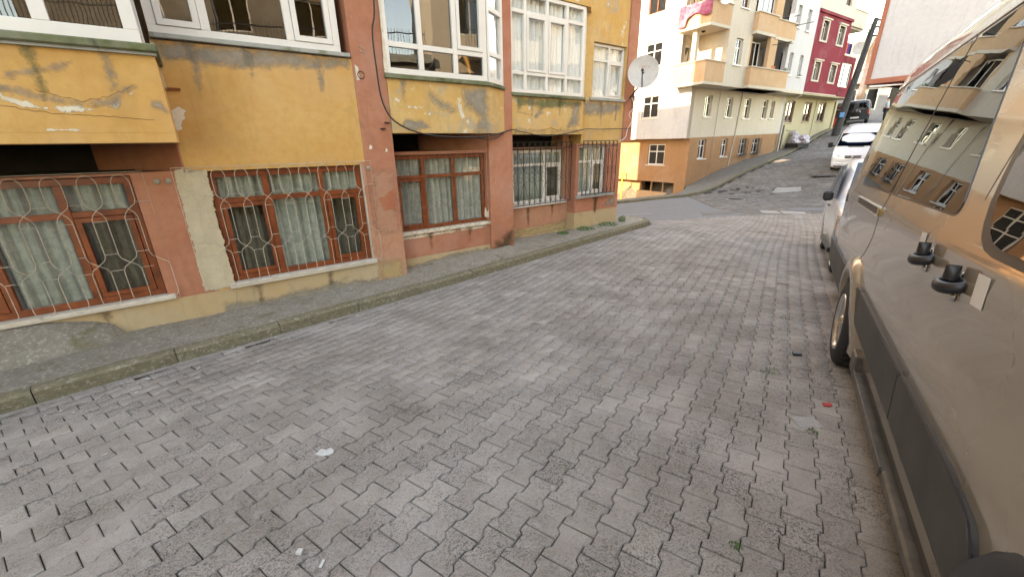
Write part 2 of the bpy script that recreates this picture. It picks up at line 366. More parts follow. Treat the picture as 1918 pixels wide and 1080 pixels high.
def wall(parent, name, mat, x0, x1, y, z0, z1, holes=(), t=.22):
    """a wall slab facing -y with real openings (welded so reveals are solid)"""
    m = M()
    for a, b, c, d in wall_rects(x0, x1, z0, z1, holes): m.box(a, b, y, y+t, c, d)
    me = m.build(name, mat, parent, fix=False)
    bm = bmesh.new(); bm.from_mesh(me.data); bmesh.ops.remove_doubles(bm, verts=bm.verts, dist=1e-5)
    # drop internal double faces
    seen = {}
    for f in list(bm.faces):
        k = tuple(sorted(v.index for v in f.verts)); seen.setdefault(k, []).append(f)
    bm.verts.index_update(); dead = []
    for f in bm.faces: pass
    seen = {}
    for f in bm.faces: seen.setdefault(tuple(sorted(v.index for v in f.verts)), []).append(f)
    for k, fl in seen.items():
        if len(fl) > 1: dead += fl
    bmesh.ops.delete(bm, geom=dead, context='FACES_ONLY')
    bmesh.ops.recalc_face_normals(bm, faces=bm.faces)
    bm.to_mesh(me.data); bm.free()
    return me
def wallx(parent, name, mat, x, y0, y1, z0, z1, holes=(), t=.2):
    """wall facing -x, holes in (y,z)"""
    m = M()
    for a, b, c, d in wall_rects(y0, y1, z0, z1, holes): m.box(x, x+t, a, b, c, d)
    return m.build(name, mat, parent)

def curtain(parent, mat, x0, x1, z0, z1, y, seed=0, wave=.115, amp=.036, tr=None, name='curtain'):
    r = random.Random(seed); n = max(6, int((x1-x0)/.016)); vs_ = []; ph = r.uniform(0, 6)
    T = tr or (lambda p: p)
    for i in range(n+1):
        x = x0+(x1-x0)*i/n; k = x/wave*6.283+ph
        d = amp*(math.sin(k)+.6*math.sin(k*.53+1.7)+.35*math.sin(k*2.3))
        vs_ += [T((x, y+d, z0)), T((x, y+d*.8, z1))]
    fs = [(2*i, 2*i+2, 2*i+3, 2*i+1) for i in range(n)]
    return M().add(vs_, fs, True).build(name, mat, parent, fix=False)

def window(parent, x0, x1, z0, z1, y, fm=PVC, cols=(), rows=(), fw=.055, d=.05, gm=GLASS, cm=None, sashes=(), sill=None, tr=None,
           depth=.5, inner=DARKIN, seed=0, gap=None, name='window', cmul=1, label=None, rowcols=None):
    """frame mesh (child of the building) with panes, sashes, curtains and backing as sub-parts. tr maps local points."""
    T = tr or (lambda p: p)
    def bx(m, a, b, c, dd, e, f):
        q = M().box(a, b, c, dd, e, f); m.add([T(p) for p in q.v], q.f)
    m = M()
    for a, b, c, dd in ((x0, x1, z0, z0+fw), (x0, x1, z1-fw, z1)): bx(m, a, b, y, y+d, c, dd)
    for a, b in ((x0, x0+fw), (x1-fw, x1)): bx(m, a, b, y, y+d, z0+fw, z1-fw)
    xs = [x0]+list(cols)+[x1]; zs = [z0]+list(rows)+[z1]
    for c in cols: bx(m, c-fw*.5, c+fw*.5, y-.002, y+d, z0+fw, z1-fw)
    for r_ in rows:
        for a, b in zip(xs, xs[1:]):
            bx(m, a+(fw if a == x0 else fw/2), b-(fw if b == x1 else fw/2), y+.001, y+d-.001, r_-fw*.45, r_+fw*.45)
    fr = m.build(name, fm, parent, bevel=.003 if d > .03 else 0)
    if label: fr['label'] = label
    for i, (a, b) in enumerate(zip(xs, xs[1:])):
        for j, (c, dd) in enumerate(zip(zs, zs[1:])):
            A = a+(fw if i == 0 else fw/2); B = b-(fw if i == len(xs)-2 else fw/2); Cc = c+(fw if j == 0 else fw*.45); D = dd-(fw if j == len(zs)-2 else fw*.45)
            if (i, j) in sashes:
                q = M(); sw = fw*.75
                for aa, bb, ee, ff in ((A+.004, B-.004, Cc+.004, Cc+sw), (A+.004, B-.004, D-sw, D-.004), (A+.004, A+sw, Cc+sw, D-sw), (B-sw, B-.004, Cc+sw, D-sw)): bx(q, aa, bb, y-.012, y+d*.7, ee, ff)
                q.build('sash', fm, fr, bevel=.002); A += sw; B -= sw; Cc += sw; D -= sw
            q = M(); bx(q, A, B, y+d*.5, y+d*.5+.005, Cc, D); q.build('pane', SCREEN if (gm is GLASS and (i, j) in sashes) else gm, fr)
    if cm is not None:
        g = gap or []
        for k, (a, b) in enumerate(zip(xs, xs[1:])):
            if k in g: continue
            curtain(fr, cm, a-.01, b+(.03 if k < len(xs)-2 else .10), z0+.02, z1-.01, y+d+.045+.012*(k % 2), seed+k, tr=tr)
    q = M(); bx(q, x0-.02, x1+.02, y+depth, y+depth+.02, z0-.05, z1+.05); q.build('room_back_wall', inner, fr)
    if sill:
        sx0, sx1, sz0, sz1, sy0, sm = sill
        q = M(); bx(q, sx0, sx1, sy0, y+.03, sz0, sz1); q.build('sill', sm, fr, bevel=.004)
    return fr

# ------------------------------------------------------------------ terrain
ZV = [ # x, y, z of the road surface
 (0, 0, -1.64), (-1, -6, -1.5), (3, -6, -1.35), (-8, -2, -2.0), (-7, -6, -1.75),
 (1.2, .9, -1.68), (2.92, 3.16, -1.82), (3.6, 1.9, -1.72), (-1.19, 2.03, -1.80),
 (-4.27, 2.83, -2.05), (-3.585, 3.564, -2.07), (-3.02, 4.127, -2.09), (-1.634, 5.522, -2.12), (.42, 7.357, -2.08), (3.66, 10.35, -2.05),
 (1.6, 5.0, -1.98), (4.86, 6.29, -2.02), (6.35, 8.43, -2.2), (6.9, 5.6, -1.95), (10.87, 14.28, -2.6), (9.5, 8, -2.15), (13.5, 13.5, -2.45),
 (3.4, 12.8, -2.35), (10.68, 19.37, -2.66), (13.85, 20.94, -2.45), (8.8, 17.4, -2.68), (3.93, 15.2, -2.68), (5.12, 19.65, -2.9), (-4, 20, -3.5), (-4, 26, -3.9), (0, 14, -2.75),
 (20.94, 30.65, -.44), (15.91, 25.89, -1.38), (12.68, 23.68, -2.15), (11.44, 22.93, -2.52), (10.34, 22.27, -2.7), (8.66, 20.82, -2.72),
 (17.84, 22.82, -1.6), (19.4, 21.2, -1.55), (17.3, 18.5, -2.0), (21.5, 26, -.9), (24.4, 30.2, .12), (24.2, 32, .42), (30, 37, 1.35), (28, 31, .65), (38, 44, 2.3), (34, 30, 1.6), (60, 60, 4), (45, 25, 2), (-20, 10, -3), (-25, 40, -5), (10, 60, -1), (25, 5, -1.6), (10, -12, -1)]
_P = np.array([(a, b) for a, b, c in ZV], float); _z = np.array([c for a, b, c in ZV])
def _phi(r2): return r2*np.log(r2+1e-9)*.5
_n = len(_P); _A = np.zeros((_n+3, _n+3)); _d2 = ((_P[:, None]-_P[None])**2).sum(-1)
_A[:_n, :_n] = _phi(_d2)+np.eye(_n)*.02; _A[:_n, _n] = 1; _A[:_n, _n+1:] = _P; _A[_n, :_n] = 1; _A[_n+1:, :_n] = _P.T
_w = np.linalg.solve(_A, np.concatenate([_z, np.zeros(3)]))
def GZ(xy):
    xy = np.atleast_2d(np.asarray(xy, float)); out = np.empty(len(xy))
    for i in range(0, len(xy), 20000):
        q = xy[i:i+20000]; d2 = ((q[:, None]-_P[None])**2).sum(-1)
        out[i:i+20000] = _phi(d2)@_w[:_n]+_w[_n]+q@_w[_n+1:]
    return out
def gz(x, y): return float(GZ([(x, y)])[0])

# the land out to the horizon, falling away gently beyond the streets
def land():
    a = np.concatenate([np.linspace(-400, -45, 8), np.linspace(-40, 70, 74), np.linspace(80, 420, 9)]); X, Y = np.meshgrid(a, a, indexing='ij'); n = len(a)
    Z = GZ(np.stack([np.clip(X, -22, 50).ravel(), np.clip(Y, -12, 58).ravel()], 1))-.09
    yard = inpoly(np.stack([X.ravel(), Y.ravel()], 1), [(-8, 23.9), (1, 22), (5, 20.9), (8.6, 21.4), (10.1, 23.6), (4, 34), (-6, 32)]); Z = Z-yard*1.6
    m = M(); idx = lambda i, j: i*n+j
    m.add(np.stack([X.ravel(), Y.ravel(), Z], 1).tolist(), [(idx(i, j), idx(i+1, j), idx(i+1, j+1), idx(i, j+1)) for i in range(n-1) for j in range(n-1)], True)
    return tag(m.build('ground', EARTH, fix=False), kind='structure')
land()
def sheet(name, poly, step, dz, mat, kind='structure', parent=None, noise_amp=0, thick=0):
    """surface following the terrain, clipped to a polygon"""
    bm = bmesh.new(); xs = [p[0] for p in poly]; ys = [p[1] for p in poly]
    x0, x1, y0, y1 = min(xs), max(xs), min(ys), max(ys); nx = max(2, int((x1-x0)/step)+2); ny = max(2, int((y1-y0)/step)+2)
    # polygon face cut by a grid of planes
    f = bm.faces.new([bm.verts.new((p[0], p[1], 0)) for p in poly])
    for i in range(1, nx-1):
        bmesh.ops.bisect_plane(bm, geom=bm.verts[:]+bm.edges[:]+bm.faces[:], plane_co=(x0+i*step, 0, 0), plane_no=(1, 0, 0))
    for i in range(1, ny-1):
        bmesh.ops.bisect_plane(bm, geom=bm.verts[:]+bm.edges[:]+bm.faces[:], plane_co=(0, y0+i*step, 0), plane_no=(0, 1, 0))
    vs_ = [v for v in bm.verts]; z = GZ([(v.co.x, v.co.y) for v in vs_])
    for v, h in zip(vs_, z): v.co.z = h+dz+(noise_amp*noise.noise(Vector((v.co.x*1.7, v.co.y*1.7, 3))) if noise_amp else 0)
    for q in bm.faces:
        q.smooth = True
        if q.normal.z < 0: q.normal_flip()
    me = bpy.data.meshes.new(name); bm.normal_update()
    bmesh.ops.recalc_face_normals(bm, faces=bm.faces)
    if sum(q.normal.z for q in bm.faces) < 0: bmesh.ops.reverse_faces(bm, faces=bm.faces)
    bm.to_mesh(me); bm.free(); me.materials.append(mat)
    o = bpy.data.objects.new(name, me); COL.objects.link(o); o.parent = parent
    if kind: o['kind'] = kind
    return o

AXA = R(34.4); WA = np.array([math.sin(AXA), math.cos(AXA)]); RA = np.array([math.cos(AXA), -math.sin(AXA)])
KN = [(-11.5, -4.9), (-7.2, -.3), (-4.27, 2.83), (-3.585, 3.564), (-3.02, 4.127), (-1.634, 5.522), (.42, 7.357), (2.2, 9.0), (3.45, 10.15), (3.8, 10.75), (3.82, 11.4), (3.5, 12.6)]  # near kerb foot
KF = [(-6, 23.2), (1, 21.3), (5.05, 20.25), (8.66, 20.82), (10.34, 22.27), (11.44, 22.93), (12.68, 23.68), (15.91, 25.89), (20.94, 30.4), (24.6, 33.0), (28.5, 37.0), (33, 43)]  # far kerb foot
POLA = KN[:11] + [(4.6, 12.4), (6.6, 13.9), (8.3, 14.7), (10.6, 15.0), (13.2, 14.2), (15.6, 12.6), (11, 6.0), (7.2, 0), (3.5, -6), (-4, -12)]
POLB = [(9.2, 21.1)] + KF[4:] + [(36, 43), (30, 33), (23.5, 25.0), (17.5, 18.8), (16.2, 12.9), (13.3, 14.55), (10.7, 15.4), (8.9, 15.3), (8.6, 17.0)]
POLS = [(3.5, 12.6), (3.82, 11.4), (4.6, 12.4), (6.6, 13.9), (8.3, 14.7), (8.9, 15.25), (8.55, 17.0), (9.15, 21.1), (8.66, 20.82), (5.05, 20.25), (1, 21.3), (-6, 23.2), (-9, 17.5), (-2, 14.4)]
road = sheet('road', POLA, .5, -.016, JOINT)
hill = sheet('hill_road', POLB, .8, -.014, JOINT)
sheet('side_street', POLS, .7, -.004, ASPH)
sheet('road_joint', [(8.2, 14.6), (10.6, 14.9), (13.2, 14.1), (15.8, 12.5), (16.4, 13.0), (13.3, 14.7), (10.7, 15.5), (8.9, 15.4)], .5, -.0065, PVF)

# ---- interlocking paving blocks
def paver_outline(inset=0):
    L_, a, b = .0995, .0805, .0595   # half length, half end width, half waist width
    pts = [(a, L_), (a, .060), (b, .040), (b, -.040), (a, -.060), (a, -L_), (-a, -L_), (-a, -.060), (-b, -.040), (-b, .040), (-a, .060), (-a, L_)]
    out = []
    for x, y in pts:
        out.append((x-math.copysign(inset, x), y-(math.copysign(inset, y) if abs(y) > .09 else (-math.copysign(inset*.4, y) if abs(y) > .05 else -math.copysign(inset*.4, y)))))
    return out
OUT, INN = np.array(paver_outline(0)), np.array(paver_outline(.0045))
pm = bpy.data.meshes.new('paver')
_v = [(x, y, -.002) for x, y in INN]+[(x, y, -.007) for x, y in OUT]+[(x, y, -.045) for x, y in OUT]
_f = [tuple(range(11, -1, -1))]+[(i, (i+1) % 12, 12+(i+1) % 12, 12+i) for i in range(12)]+[(12+i, 12+(i+1) % 12, 24+(i+1) % 12, 24+i) for i in range(12)]
pm.from_pydata(_v, [], _f); pm.materials.append(PAV)
_b = bmesh.new(); _b.from_mesh(pm); bmesh.ops.recalc_face_normals(_b, faces=_b.faces)
if max(_b.faces, key=lambda f: len(f.verts)).normal.z < 0: bmesh.ops.reverse_faces(_b, faces=_b.faces)
_b.to_mesh(pm); _b.free()

def lay(poly, az, extent, wob):
    a = R(az); W = np.array([math.sin(a), math.cos(a)]); Rr = np.array([math.cos(a), -math.sin(a)])
    (t0, t1, v0, v1) = extent; pv, pl = .1440, .2035
    j = np.arange(int(v0/pv), int(v1/pv)); i = np.arange(int(t0/pl), int(t1/pl)); J, I = np.meshgrid(j, i, indexing='ij')
    v = J*pv; t = I*pl+(J % 2)*pl/2
    v = v+wob*np.sin(t*.55+v*.2); t = t+wob*.8*np.sin(v*.9+1)+wob*.2*np.sin(v*3.1)
    C = np.stack([t.ravel()*W[0]+v.ravel()*Rr[0], t.ravel()*W[1]+v.ravel()*Rr[1]], 1)
    keep = inpoly(C, poly); C = C[keep]
    return C, a
rs = np.random.RandomState(4)
CA, aA = lay(POLA, 34.4, (-9, 21, -7, 6.5), .035)
# leave a clear strip for the kerb
CA = CA[seg_dist(CA, KN) > .072]
def attrs(C, rough=1.0):
    n = len(C); loose = .5+.5*np.array([noise.noise(Vector((x*.45, y*.45, 7))) for x, y in C])*2
    loose = np.clip(loose+.5*np.array([max(0., min(1., -(x*RA[0]+y*RA[1])/3.2)) for x, y in C]), .2, 2.0)*rough
    dz = rs.normal(0, .0030, n)*loose; tx = rs.normal(0, .016, n)*loose; ty = rs.normal(0, .016, n)*loose; ya = rs.normal(0, .016, n)*loose
    return dz, tx, ty, ya
def proj(P):
    d = np.asarray(P); zc = d@np.array(Fw); return 959+755*(d@np.array(Rt))/zc, 540-755*(d@np.array(Up))/zc, zc
zA = GZ(CA); dzA, txA, tyA, yaA = attrs(CA)
px, py, zc = proj(np.column_stack([CA, zA]))
vis = (zc > .3) & (px > -20) & (px < 1640) & (py < 1100)
area = np.where(vis, 1/np.maximum(zc, .2)**3, -1); order = np.argsort(-area); single = order[:299]
rest = np.setdiff1d(np.arange(len(CA)), single)
def slope(C, e=.05):
    return (GZ(C+np.array([e, 0]))-GZ(C-np.array([e, 0])))/(2*e), (GZ(C+np.array([0, e]))-GZ(C-np.array([0, e])))/(2*e)
gx, gy = slope(CA)
for k in single:
    o = bpy.data.objects.new('paver', pm); COL.objects.link(o); o.parent = road
    nrm = Vector((-gx[k]+txA[k], -gy[k]+tyA[k], 1)).normalized()
    yv = Vector((math.sin(aA+yaA[k]), math.cos(aA+yaA[k]), 0)); xv = yv.cross(nrm).normalized(); yv = nrm.cross(xv)
    o.matrix_world = Matrix(((xv.x, yv.x, nrm.x, CA[k, 0]), (xv.y, yv.y, nrm.y, CA[k, 1]), (xv.z, yv.z, nrm.z, zA[k]+dzA[k]), (0, 0, 0, 1)))
def paver_mass(name, C, z, gx, gy, dz, tx, ty, ya, az, mat, parent, deep):
    n = len(C); rings = [(INN, -.002), (OUT, -.007)]+([(OUT, -.04)] if deep else [(OUT, -.016)])
    V = []
    c, s = np.cos(az+ya), np.sin(az+ya)
    for prof, h in rings:
        X = prof[None, :, 0]; Y = prof[None, :, 1]
        ox = X*c[:, None]+Y*s[:, None]; oy = -X*s[:, None]+Y*c[:, None]
        oz = (gx-tx)[:, None]*ox+(gy-ty)[:, None]*oy
        V.append(np.stack([C[:, :1]+ox, C[:, 1:]+oy, z[:, None]+dz[:, None]+oz+h], 2))
    V = np.stack(V, 1).reshape(-1, 3); nr = len(rings); base = (np.arange(n)*12*nr)[:, None]
    top = base+np.arange(11, -1, -1)[None]
    quads = []
    for r_ in range(nr-1):
        for i in range(12): quads.append([r_*12+i, r_*12+(i+1) % 12, (r_+1)*12+(i+1) % 12, (r_+1)*12+i])
    q = np.array(quads)[None]+base[:, :, None]
    loops = np.concatenate([top, q.reshape(n, -1)], 1).ravel()
    cnt = np.tile(np.array([12]+[4]*len(quads)), n)
    me = bpy.data.meshes.new(name); me.vertices.add(len(V)); me.vertices.foreach_set('co', V.ravel())
    me.loops.add(len(loops)); me.loops.foreach_set('vertex_index', loops.astype(np.int32))
    me.polygons.add(len(cnt)); st = np.concatenate([[0], np.cumsum(cnt)[:-1]]); me.polygons.foreach_set('loop_start', st.astype(np.int32)); me.polygons.foreach_set('loop_total', cnt.astype(np.int32))
    me.update(calc_edges=True)
    # orientation check on the first top face
    if me.polygons[0].normal.z < 0: me.flip_normals()
    at = me.attributes.new('tint', 'FLOAT', 'FACE'); at.data.foreach_set('value', np.repeat(rs.rand(n), 1+len(quads)).astype(np.float32))
    me.materials.append(mat)
    o = bpy.data.objects.new(name, me); COL.objects.link(o); o.parent = parent; o['kind'] = 'stuff'
    return o
# clockwise tops as for the single block
r_ = rest
paver_mass('paver_field', CA[r_], zA[r_], gx[r_], gy[r_], dzA[r_], txA[r_], tyA[r_], yaA[r_], aA, PAV, road, True)
CB, aB = lay(POLB, 47, (14, 60, -12, 12), .05)
MH = np.array([10.68, 19.37])
CB = CB[(seg_dist(CB, KF) > .1) & (np.hypot(*(CB-MH).T) > .42)]
zB = GZ(CB); gxB, gyB = slope(CB); dB = attrs(CB, 1.2)
paver_mass('paver_field', CB, zB, gxB, gyB, *dB, aB, PAVB, hill, False)

# ---- kerbs and pavements
def offset_line(line, d):
    out = []
    for i, p in enumerate(line):
        a = np.array(line[max(i-1, 0)]); b = np.array(line[min(i+1, len(line)-1)]); t = b-a; t = t/np.hypot(*t); out.append((p[0]-t[1]*d, p[1]+t[0]*d))
    return out
def resample(line, step):
    pts = [np.array(p, float) for p in line]; out = [pts[0]]; carry = 0
    for a, b in zip(pts, pts[1:]):
        L_ = np.hypot(*(b-a)); s = step-carry
        while s < L_: out.append(a+(b-a)*s/L_); s += step
        carry = L_-(s-step)
    out.append(pts[-1]); return out
def kerb(name, line, h, wd, stone, side, mat, label):
    root = tag(empty(name, (*line[0], gz(*line[0]))), kind='structure')
    root['label'] = label
    inv = Matrix.Translation(-root.location)
    pts = resample(line, stone); r = random.Random(3)
    for a, b in zip(pts, pts[1:]):
        if np.hypot(*(b-a)) < .1: continue
        t = (b-a)/np.hypot(*(b-a)); n = np.array([-t[1], t[0]])*side
        g = .004; a2, b2 = a+t*g, b-t*g; dz = r.uniform(-.006, .006); m = M()
        prof = [(0.0, -.08), (.004, h-.025+dz), (.022, h-.004+dz), (.03, h+dz), (wd, h+dz+.004), (wd, -.08)]
        secs = []
        K = 5
        for k in range(K+1):
            q = a2+(b2-a2)*k/K; z = gz(*q); jz = r.uniform(-.003, .003)
            secs.append([(q[0]+n[0]*u+(r.uniform(-.003, .003) if 0 < j < 4 else 0), q[1]+n[1]*u, z+v+jz*(v > 0)) for j, (u, v) in enumerate(prof)])
        vs_ = [p for s in secs for p in s]; np_ = len(prof)
        fs = [(k*np_+i, (k+1)*np_+i, (k+1)*np_+(i+1) % np_, k*np_+(i+1) % np_) for k in range(K) for i in range(np_)]
        fs += [tuple(range(np_)), tuple(range(K*np_+np_-1, K*np_-1, -1))]
        m.add([inv@Vector(p) for p in vs_], fs); m.build('kerb_stone', mat, root)
    return root
kerb('kerb', KN[:12], .125, .13, .98, 1, KERB, 'mossy concrete kerb of long stones below the yellow building')
kerb('kerb', KF, .12, .14, 1.2, 1, KERB, 'dark concrete kerb climbing the hill beside the cream building')

# near pavement
FA_N = np.array([-math.cos(R(53.6)), math.sin(R(53.6))]); FA_U = np.array([math.sin(R(53.6)), math.cos(R(53.6))])
def fa(s, D): return FA_U*s+FA_N*D
def near_pavement():
    outer = resample(offset_line(KN, .13), .16); wl = [(-14, 6.3, -1.95), (-3, 6.3, -1.95), (-1.1, 6.25, -2.0), (2.3, 6.25, -1.99), (2.8, 6.5, -1.97), (4.75, 6.5, -1.92), (4.9, 7.0, -1.95), (6.7, 7.0, -1.99), (6.8, 6.8, -1.94), (8.25, 6.8, -1.9), (8.5, 7.6, -1.97), (8.5, 9.2, -2.15)]
    inner = [np.append(fa(s, D), z) for s, D, z in wl]; P = [p for p in inner]
    L_ = np.concatenate([[0], np.cumsum([np.hypot(*(b-a)[:2]) for a, b in zip(P, P[1:])])]); Pm = np.array(P)
    n = len(outer); acc = np.concatenate([[0], np.cumsum([np.hypot(*(b-a)) for a, b in zip(outer, outer[1:])])])
    m = M(); K = 16; vs_ = []
    for i, o in enumerate(outer):
        # nearest point of the wall line to this kerb point
        f = acc[i]/acc[-1]
        t = f*L_[-1]
        # use projection along facade for better alignment
        s = o@FA_U; best = np.interp(s+.25*(f), [x[0] for x in wl[:-2]]+[8.9, 9.3], L_) if s < 8.9 else L_[-1]
        q = np.array([np.interp(best, L_, Pm[:, c]) for c in range(3)])
        z0 = gz(*o)+.122
        for k in range(K+1):
            u = k/K; x, y = o[0]*(1-u)+q[0]*u, o[1]*(1-u)+q[1]*u; z = z0*(1-u)+q[2]*u
            am = .028*math.sin(math.pi*min(1, u*1.3)) if u < .8 else .02
            z += am*noise.fractal(Vector((x*2.2, y*2.2, 1)), .9, 2.1, 4)+.004*noise.noise(Vector((x*19, y*19, 2)))*(u > .02)
            vs_.append((x, y, z))
    m.add(vs_, [(i*(K+1)+k, i*(K+1)+k+1, (i+1)*(K+1)+k+1, (i+1)*(K+1)+k) for i in range(n-1) for k in range(K)], True)
    o = m.build('pavement', PVM); return tag(o, kind='structure')
near_pavement()
# far pavement
GUT = ground_mat('gutter_dust', (.24, .21, .18), (.31, .275, .24), (.40, .37, .33), (.18, .165, .11), .6, 6)
def strip(name, line, inner, dz0, dz1, mat):
    m = M(); n = len(line)
    a = [np.array([np.interp(t, np.linspace(0, 1, n), [p[c] for p in line]) for c in range(2)]) for t in np.linspace(0, 1, 60)]
    b = [np.array([np.interp(t, np.linspace(0, 1, len(inner)), [p[c] for p in inner]) for c in range(2)]) for t in np.linspace(0, 1, 60)]
    vs_ = []
    for p, q in zip(a, b):
        for k in range(5):
            u = k/4; x, y = p*(1-u)+q*u; vs_.append((x, y, gz(*p)*(1-u)+(gz(*q) if False else gz(*p))*u+dz0*(1-u)+dz1*u))
    m.add(vs_, [(i*5+k, i*5+k+1, (i+1)*5+k+1, (i+1)*5+k) for i in range(59) for k in range(4)], True)
    return tag(m.build(name, mat), kind='structure')
KFI = offset_line(KF, .13); INW = [tuple(np.array(p)+0) for p in offset_line(KF, 1.9)]; INW[:4] = [tuple(p) for p in np.array(offset_line(KF, .30))[:4]]; INW[4] = (9.9, 23.3)
strip('gutter', offset_line(KN[:11], .01), offset_line(KN[:11], -.19), -.006, -.012, GUT)
strip('pavement', KFI, INW, .117, .16, PVF)

# manhole, slabs, patches, markings, drain on the road
def disc_on_road(name, x, y, r, h, mat, label, cat, holes=True):
    e = .2; g = Vector((-(gz(x+e, y)-gz(x-e, y))/(2*e), -(gz(x, y+e)-gz(x, y-e))/(2*e), 1)).normalized()
    o = empty(name, (x, y, gz(x, y))); o.rotation_euler = g.to_track_quat('Z', 'Y').to_euler(); tag(o, label, cat)
    M().lathe([(r*1.18, -.03), (r*1.18, h), (r*1.02, h+.002), (r*1.02, -.03)], (0, 0, 0), (0, 0, 1), 32).build('rim', CONC, o)
    m = M().lathe([(r, -.03), (r, h-.002), (0.001, h-.002)], (0, 0, 0), (0, 0, 1), 32)
    for i in range(-3, 4):
        for j in range(-3, 4):
            if math.hypot(i, j) < 3.6: m.box(i*r*.24-.02, i*r*.24+.02, j*r*.24-.02, j*r*.24+.02, h-.003, h+.004)
    m.build('cover', mat, o); return o
disc_on_road('manhole_cover', 10.68, 19.37, .36, .012, plain('rusty_iron', (.035, .03, .026), .8, .1, var=.3, scale=20), 'round iron manhole cover sunk in the paving at the street crossing', 'manhole cover')
def slab(name, poly, label, cat, mat=PATCHC, h=.018, group=None, seed=0, amp=.02):
    pp = ragged(poly, amp, seed, 4); c = (sum(p[0] for p in pp)/len(pp), sum(p[1] for p in pp)/len(pp)); z = [gz(*p) for p in pp]
    o = M().prism_xy([(p[0]-c[0], p[1]-c[1]) for p in pp], [q-.03-gz(*c) for q in z], [q+h-gz(*c) for q in z]).build(name, mat)
    o.location = (*c, gz(*c)); return tag(o, label, cat, group)
slab('concrete_slab', [(9.55, 15.35), (10.1, 15.05), (10.35, 15.7), (9.8, 15.95)], 'left one of two pale concrete slabs set at the edge of the crossing', 'slab', seed=1)
slab('concrete_slab', [(10.2, 15.05), (10.85, 14.75), (11.1, 15.3), (10.45, 15.68)], 'right one of two pale concrete slabs set at the edge of the crossing', 'slab', seed=2)
slab('cement_patch', [(13.2, 20.6), (14.2, 20.2), (14.8, 20.9), (13.9, 21.5)], 'pale cement patch in the paving beyond the manhole cover', 'road patch', mat=CONC, seed=3, amp=.16, h=.006)
slab('cement_patch', [(7.1, 14.9), (8.6, 15.4), (8.8, 16.0), (7.4, 15.7)], 'worn pale cement patch where the asphalt meets the paving', 'road patch', mat=PVF, seed=4, amp=.12, h=.006)
slab('asphalt_patch', [(10.9, 15.9), (12.2, 15.3), (12.7, 15.7), (11.4, 16.4)], 'dark asphalt repair beside the crossing slabs', 'road patch', mat=ASPH, seed=5, amp=.12, h=.012)
slab('painted_line', [(3.2, 16.1), (5.6, 15.9), (5.6, 16.02), (3.2, 16.24)], 'faded white line painted on the asphalt of the side street', 'road marking', mat=PATCHC, seed=6, amp=.015, h=.001)
gr = empty('drain_grate', (16.9, 22.0, gz(16.9, 22.0)), R(-20)); tag(gr, 'dark slotted storm drain grate in the hill road before the white minibus', 'drain')
for k in range(6): M().box(-.75+k*.26, -.62+k*.26, -.38, .38, -.02, .014).build('slot', BPLAS, gr)
M().box(-.85, .8, -.45, .45, -.03, .004).build('frame', ASPH, gr)

# ------------------------------------------------------------------ near apartment building
ZB = 2.1
oA = FA_N*6.1
class Shift(M):
    """mesh authored in eye-level heights, stored relative to the building base"""
    dz = ZB
BA = empty('apartment_building', (oA[0], oA[1], -ZB), R(90-53.6))
tag(BA, 'weathered yellow and red-brown apartment building with barred basement windows along the left kerb', 'building')
IN = empty('frame_origin', (0, 0, 0))  # replaced below
bpy.data.objects.remove(IN)
_build = M.build
def at_level(dz):
    """all following meshes are authored at eye-level z and moved up by dz into their parent's frame"""
    def b(s, name, mat, parent=None, **k):
        if dz: s.v = [(p[0], p[1], p[2]+dz) for p in s.v]
        return _build(s, name, mat, parent, **k)
    M.build = b
at_level(ZB)
H = 14.0; HR = 8.0  # heights shaped for shadow: tall front shades the hill, low rear keeps gable sunlit
wall(BA, 'wall', BRN, -3.0, -.13, 0, -1.70, 1.0, [(-2.5, -.62, -1.64, -.26), (-2.95, -.15, -.235, .139)])
M().box(-3.0, -.15, 1.3, 1.32, -.3, .2).box(-3.0, -.15, .22, 1.3, -.26, -.236).box(-3, -.15, .22, 1.3, .1395, .16).build('shade_recess', DARKIN, BA)  # near-black void: shade under the balcony put into colour and depth
M().prism_xy([(-.14, .004), (-.13, .23), (-.95, 1.29), (-1.02, 1.25)], -.235, .139).build('recess_cheek', BRN, BA)  # angled panel shaped so the shade deepens gradually into the void
BA.children[-1]['label'] = 'red-brown wall around the leftmost basement window'
wall(BA, 'wall', YEL, -.13, 1.92, 0, -1.70, 1.08, [(.04, 1.86, -1.64, -.25)])
BA.children[-1]['label'] = 'ochre yellow wall around the second basement window'
wall(BA, 'wall', CRM, -3.0, 1.92, .001, -2.5, -1.70)
M().box(1.862, 1.919, -.004, .05, -1.69, -.215).build('wall', BRN2, BA); M().box(1.852, 1.8605, -.002, .058, -1.634, -.252).build('reveal', MARB, BA)
wall(BA, 'wall', PEEL, -12.4, -3.0, .0, -2.5, 1.0)
wall(BA, 'wall', YEL, -.13, 1.86, 0, 2.55, H, [(.1, 1.7, 3.6, 5.0), (.1, 1.7, 6.2, 7.6)])
wall(BA, 'pillar', BRN, 1.92, 2.365, -.006, -1.2, H, t=.42)
wall(BA, 'pillar', BRN2, 1.92, 2.365, -.004, -2.5, -1.2, t=.42)
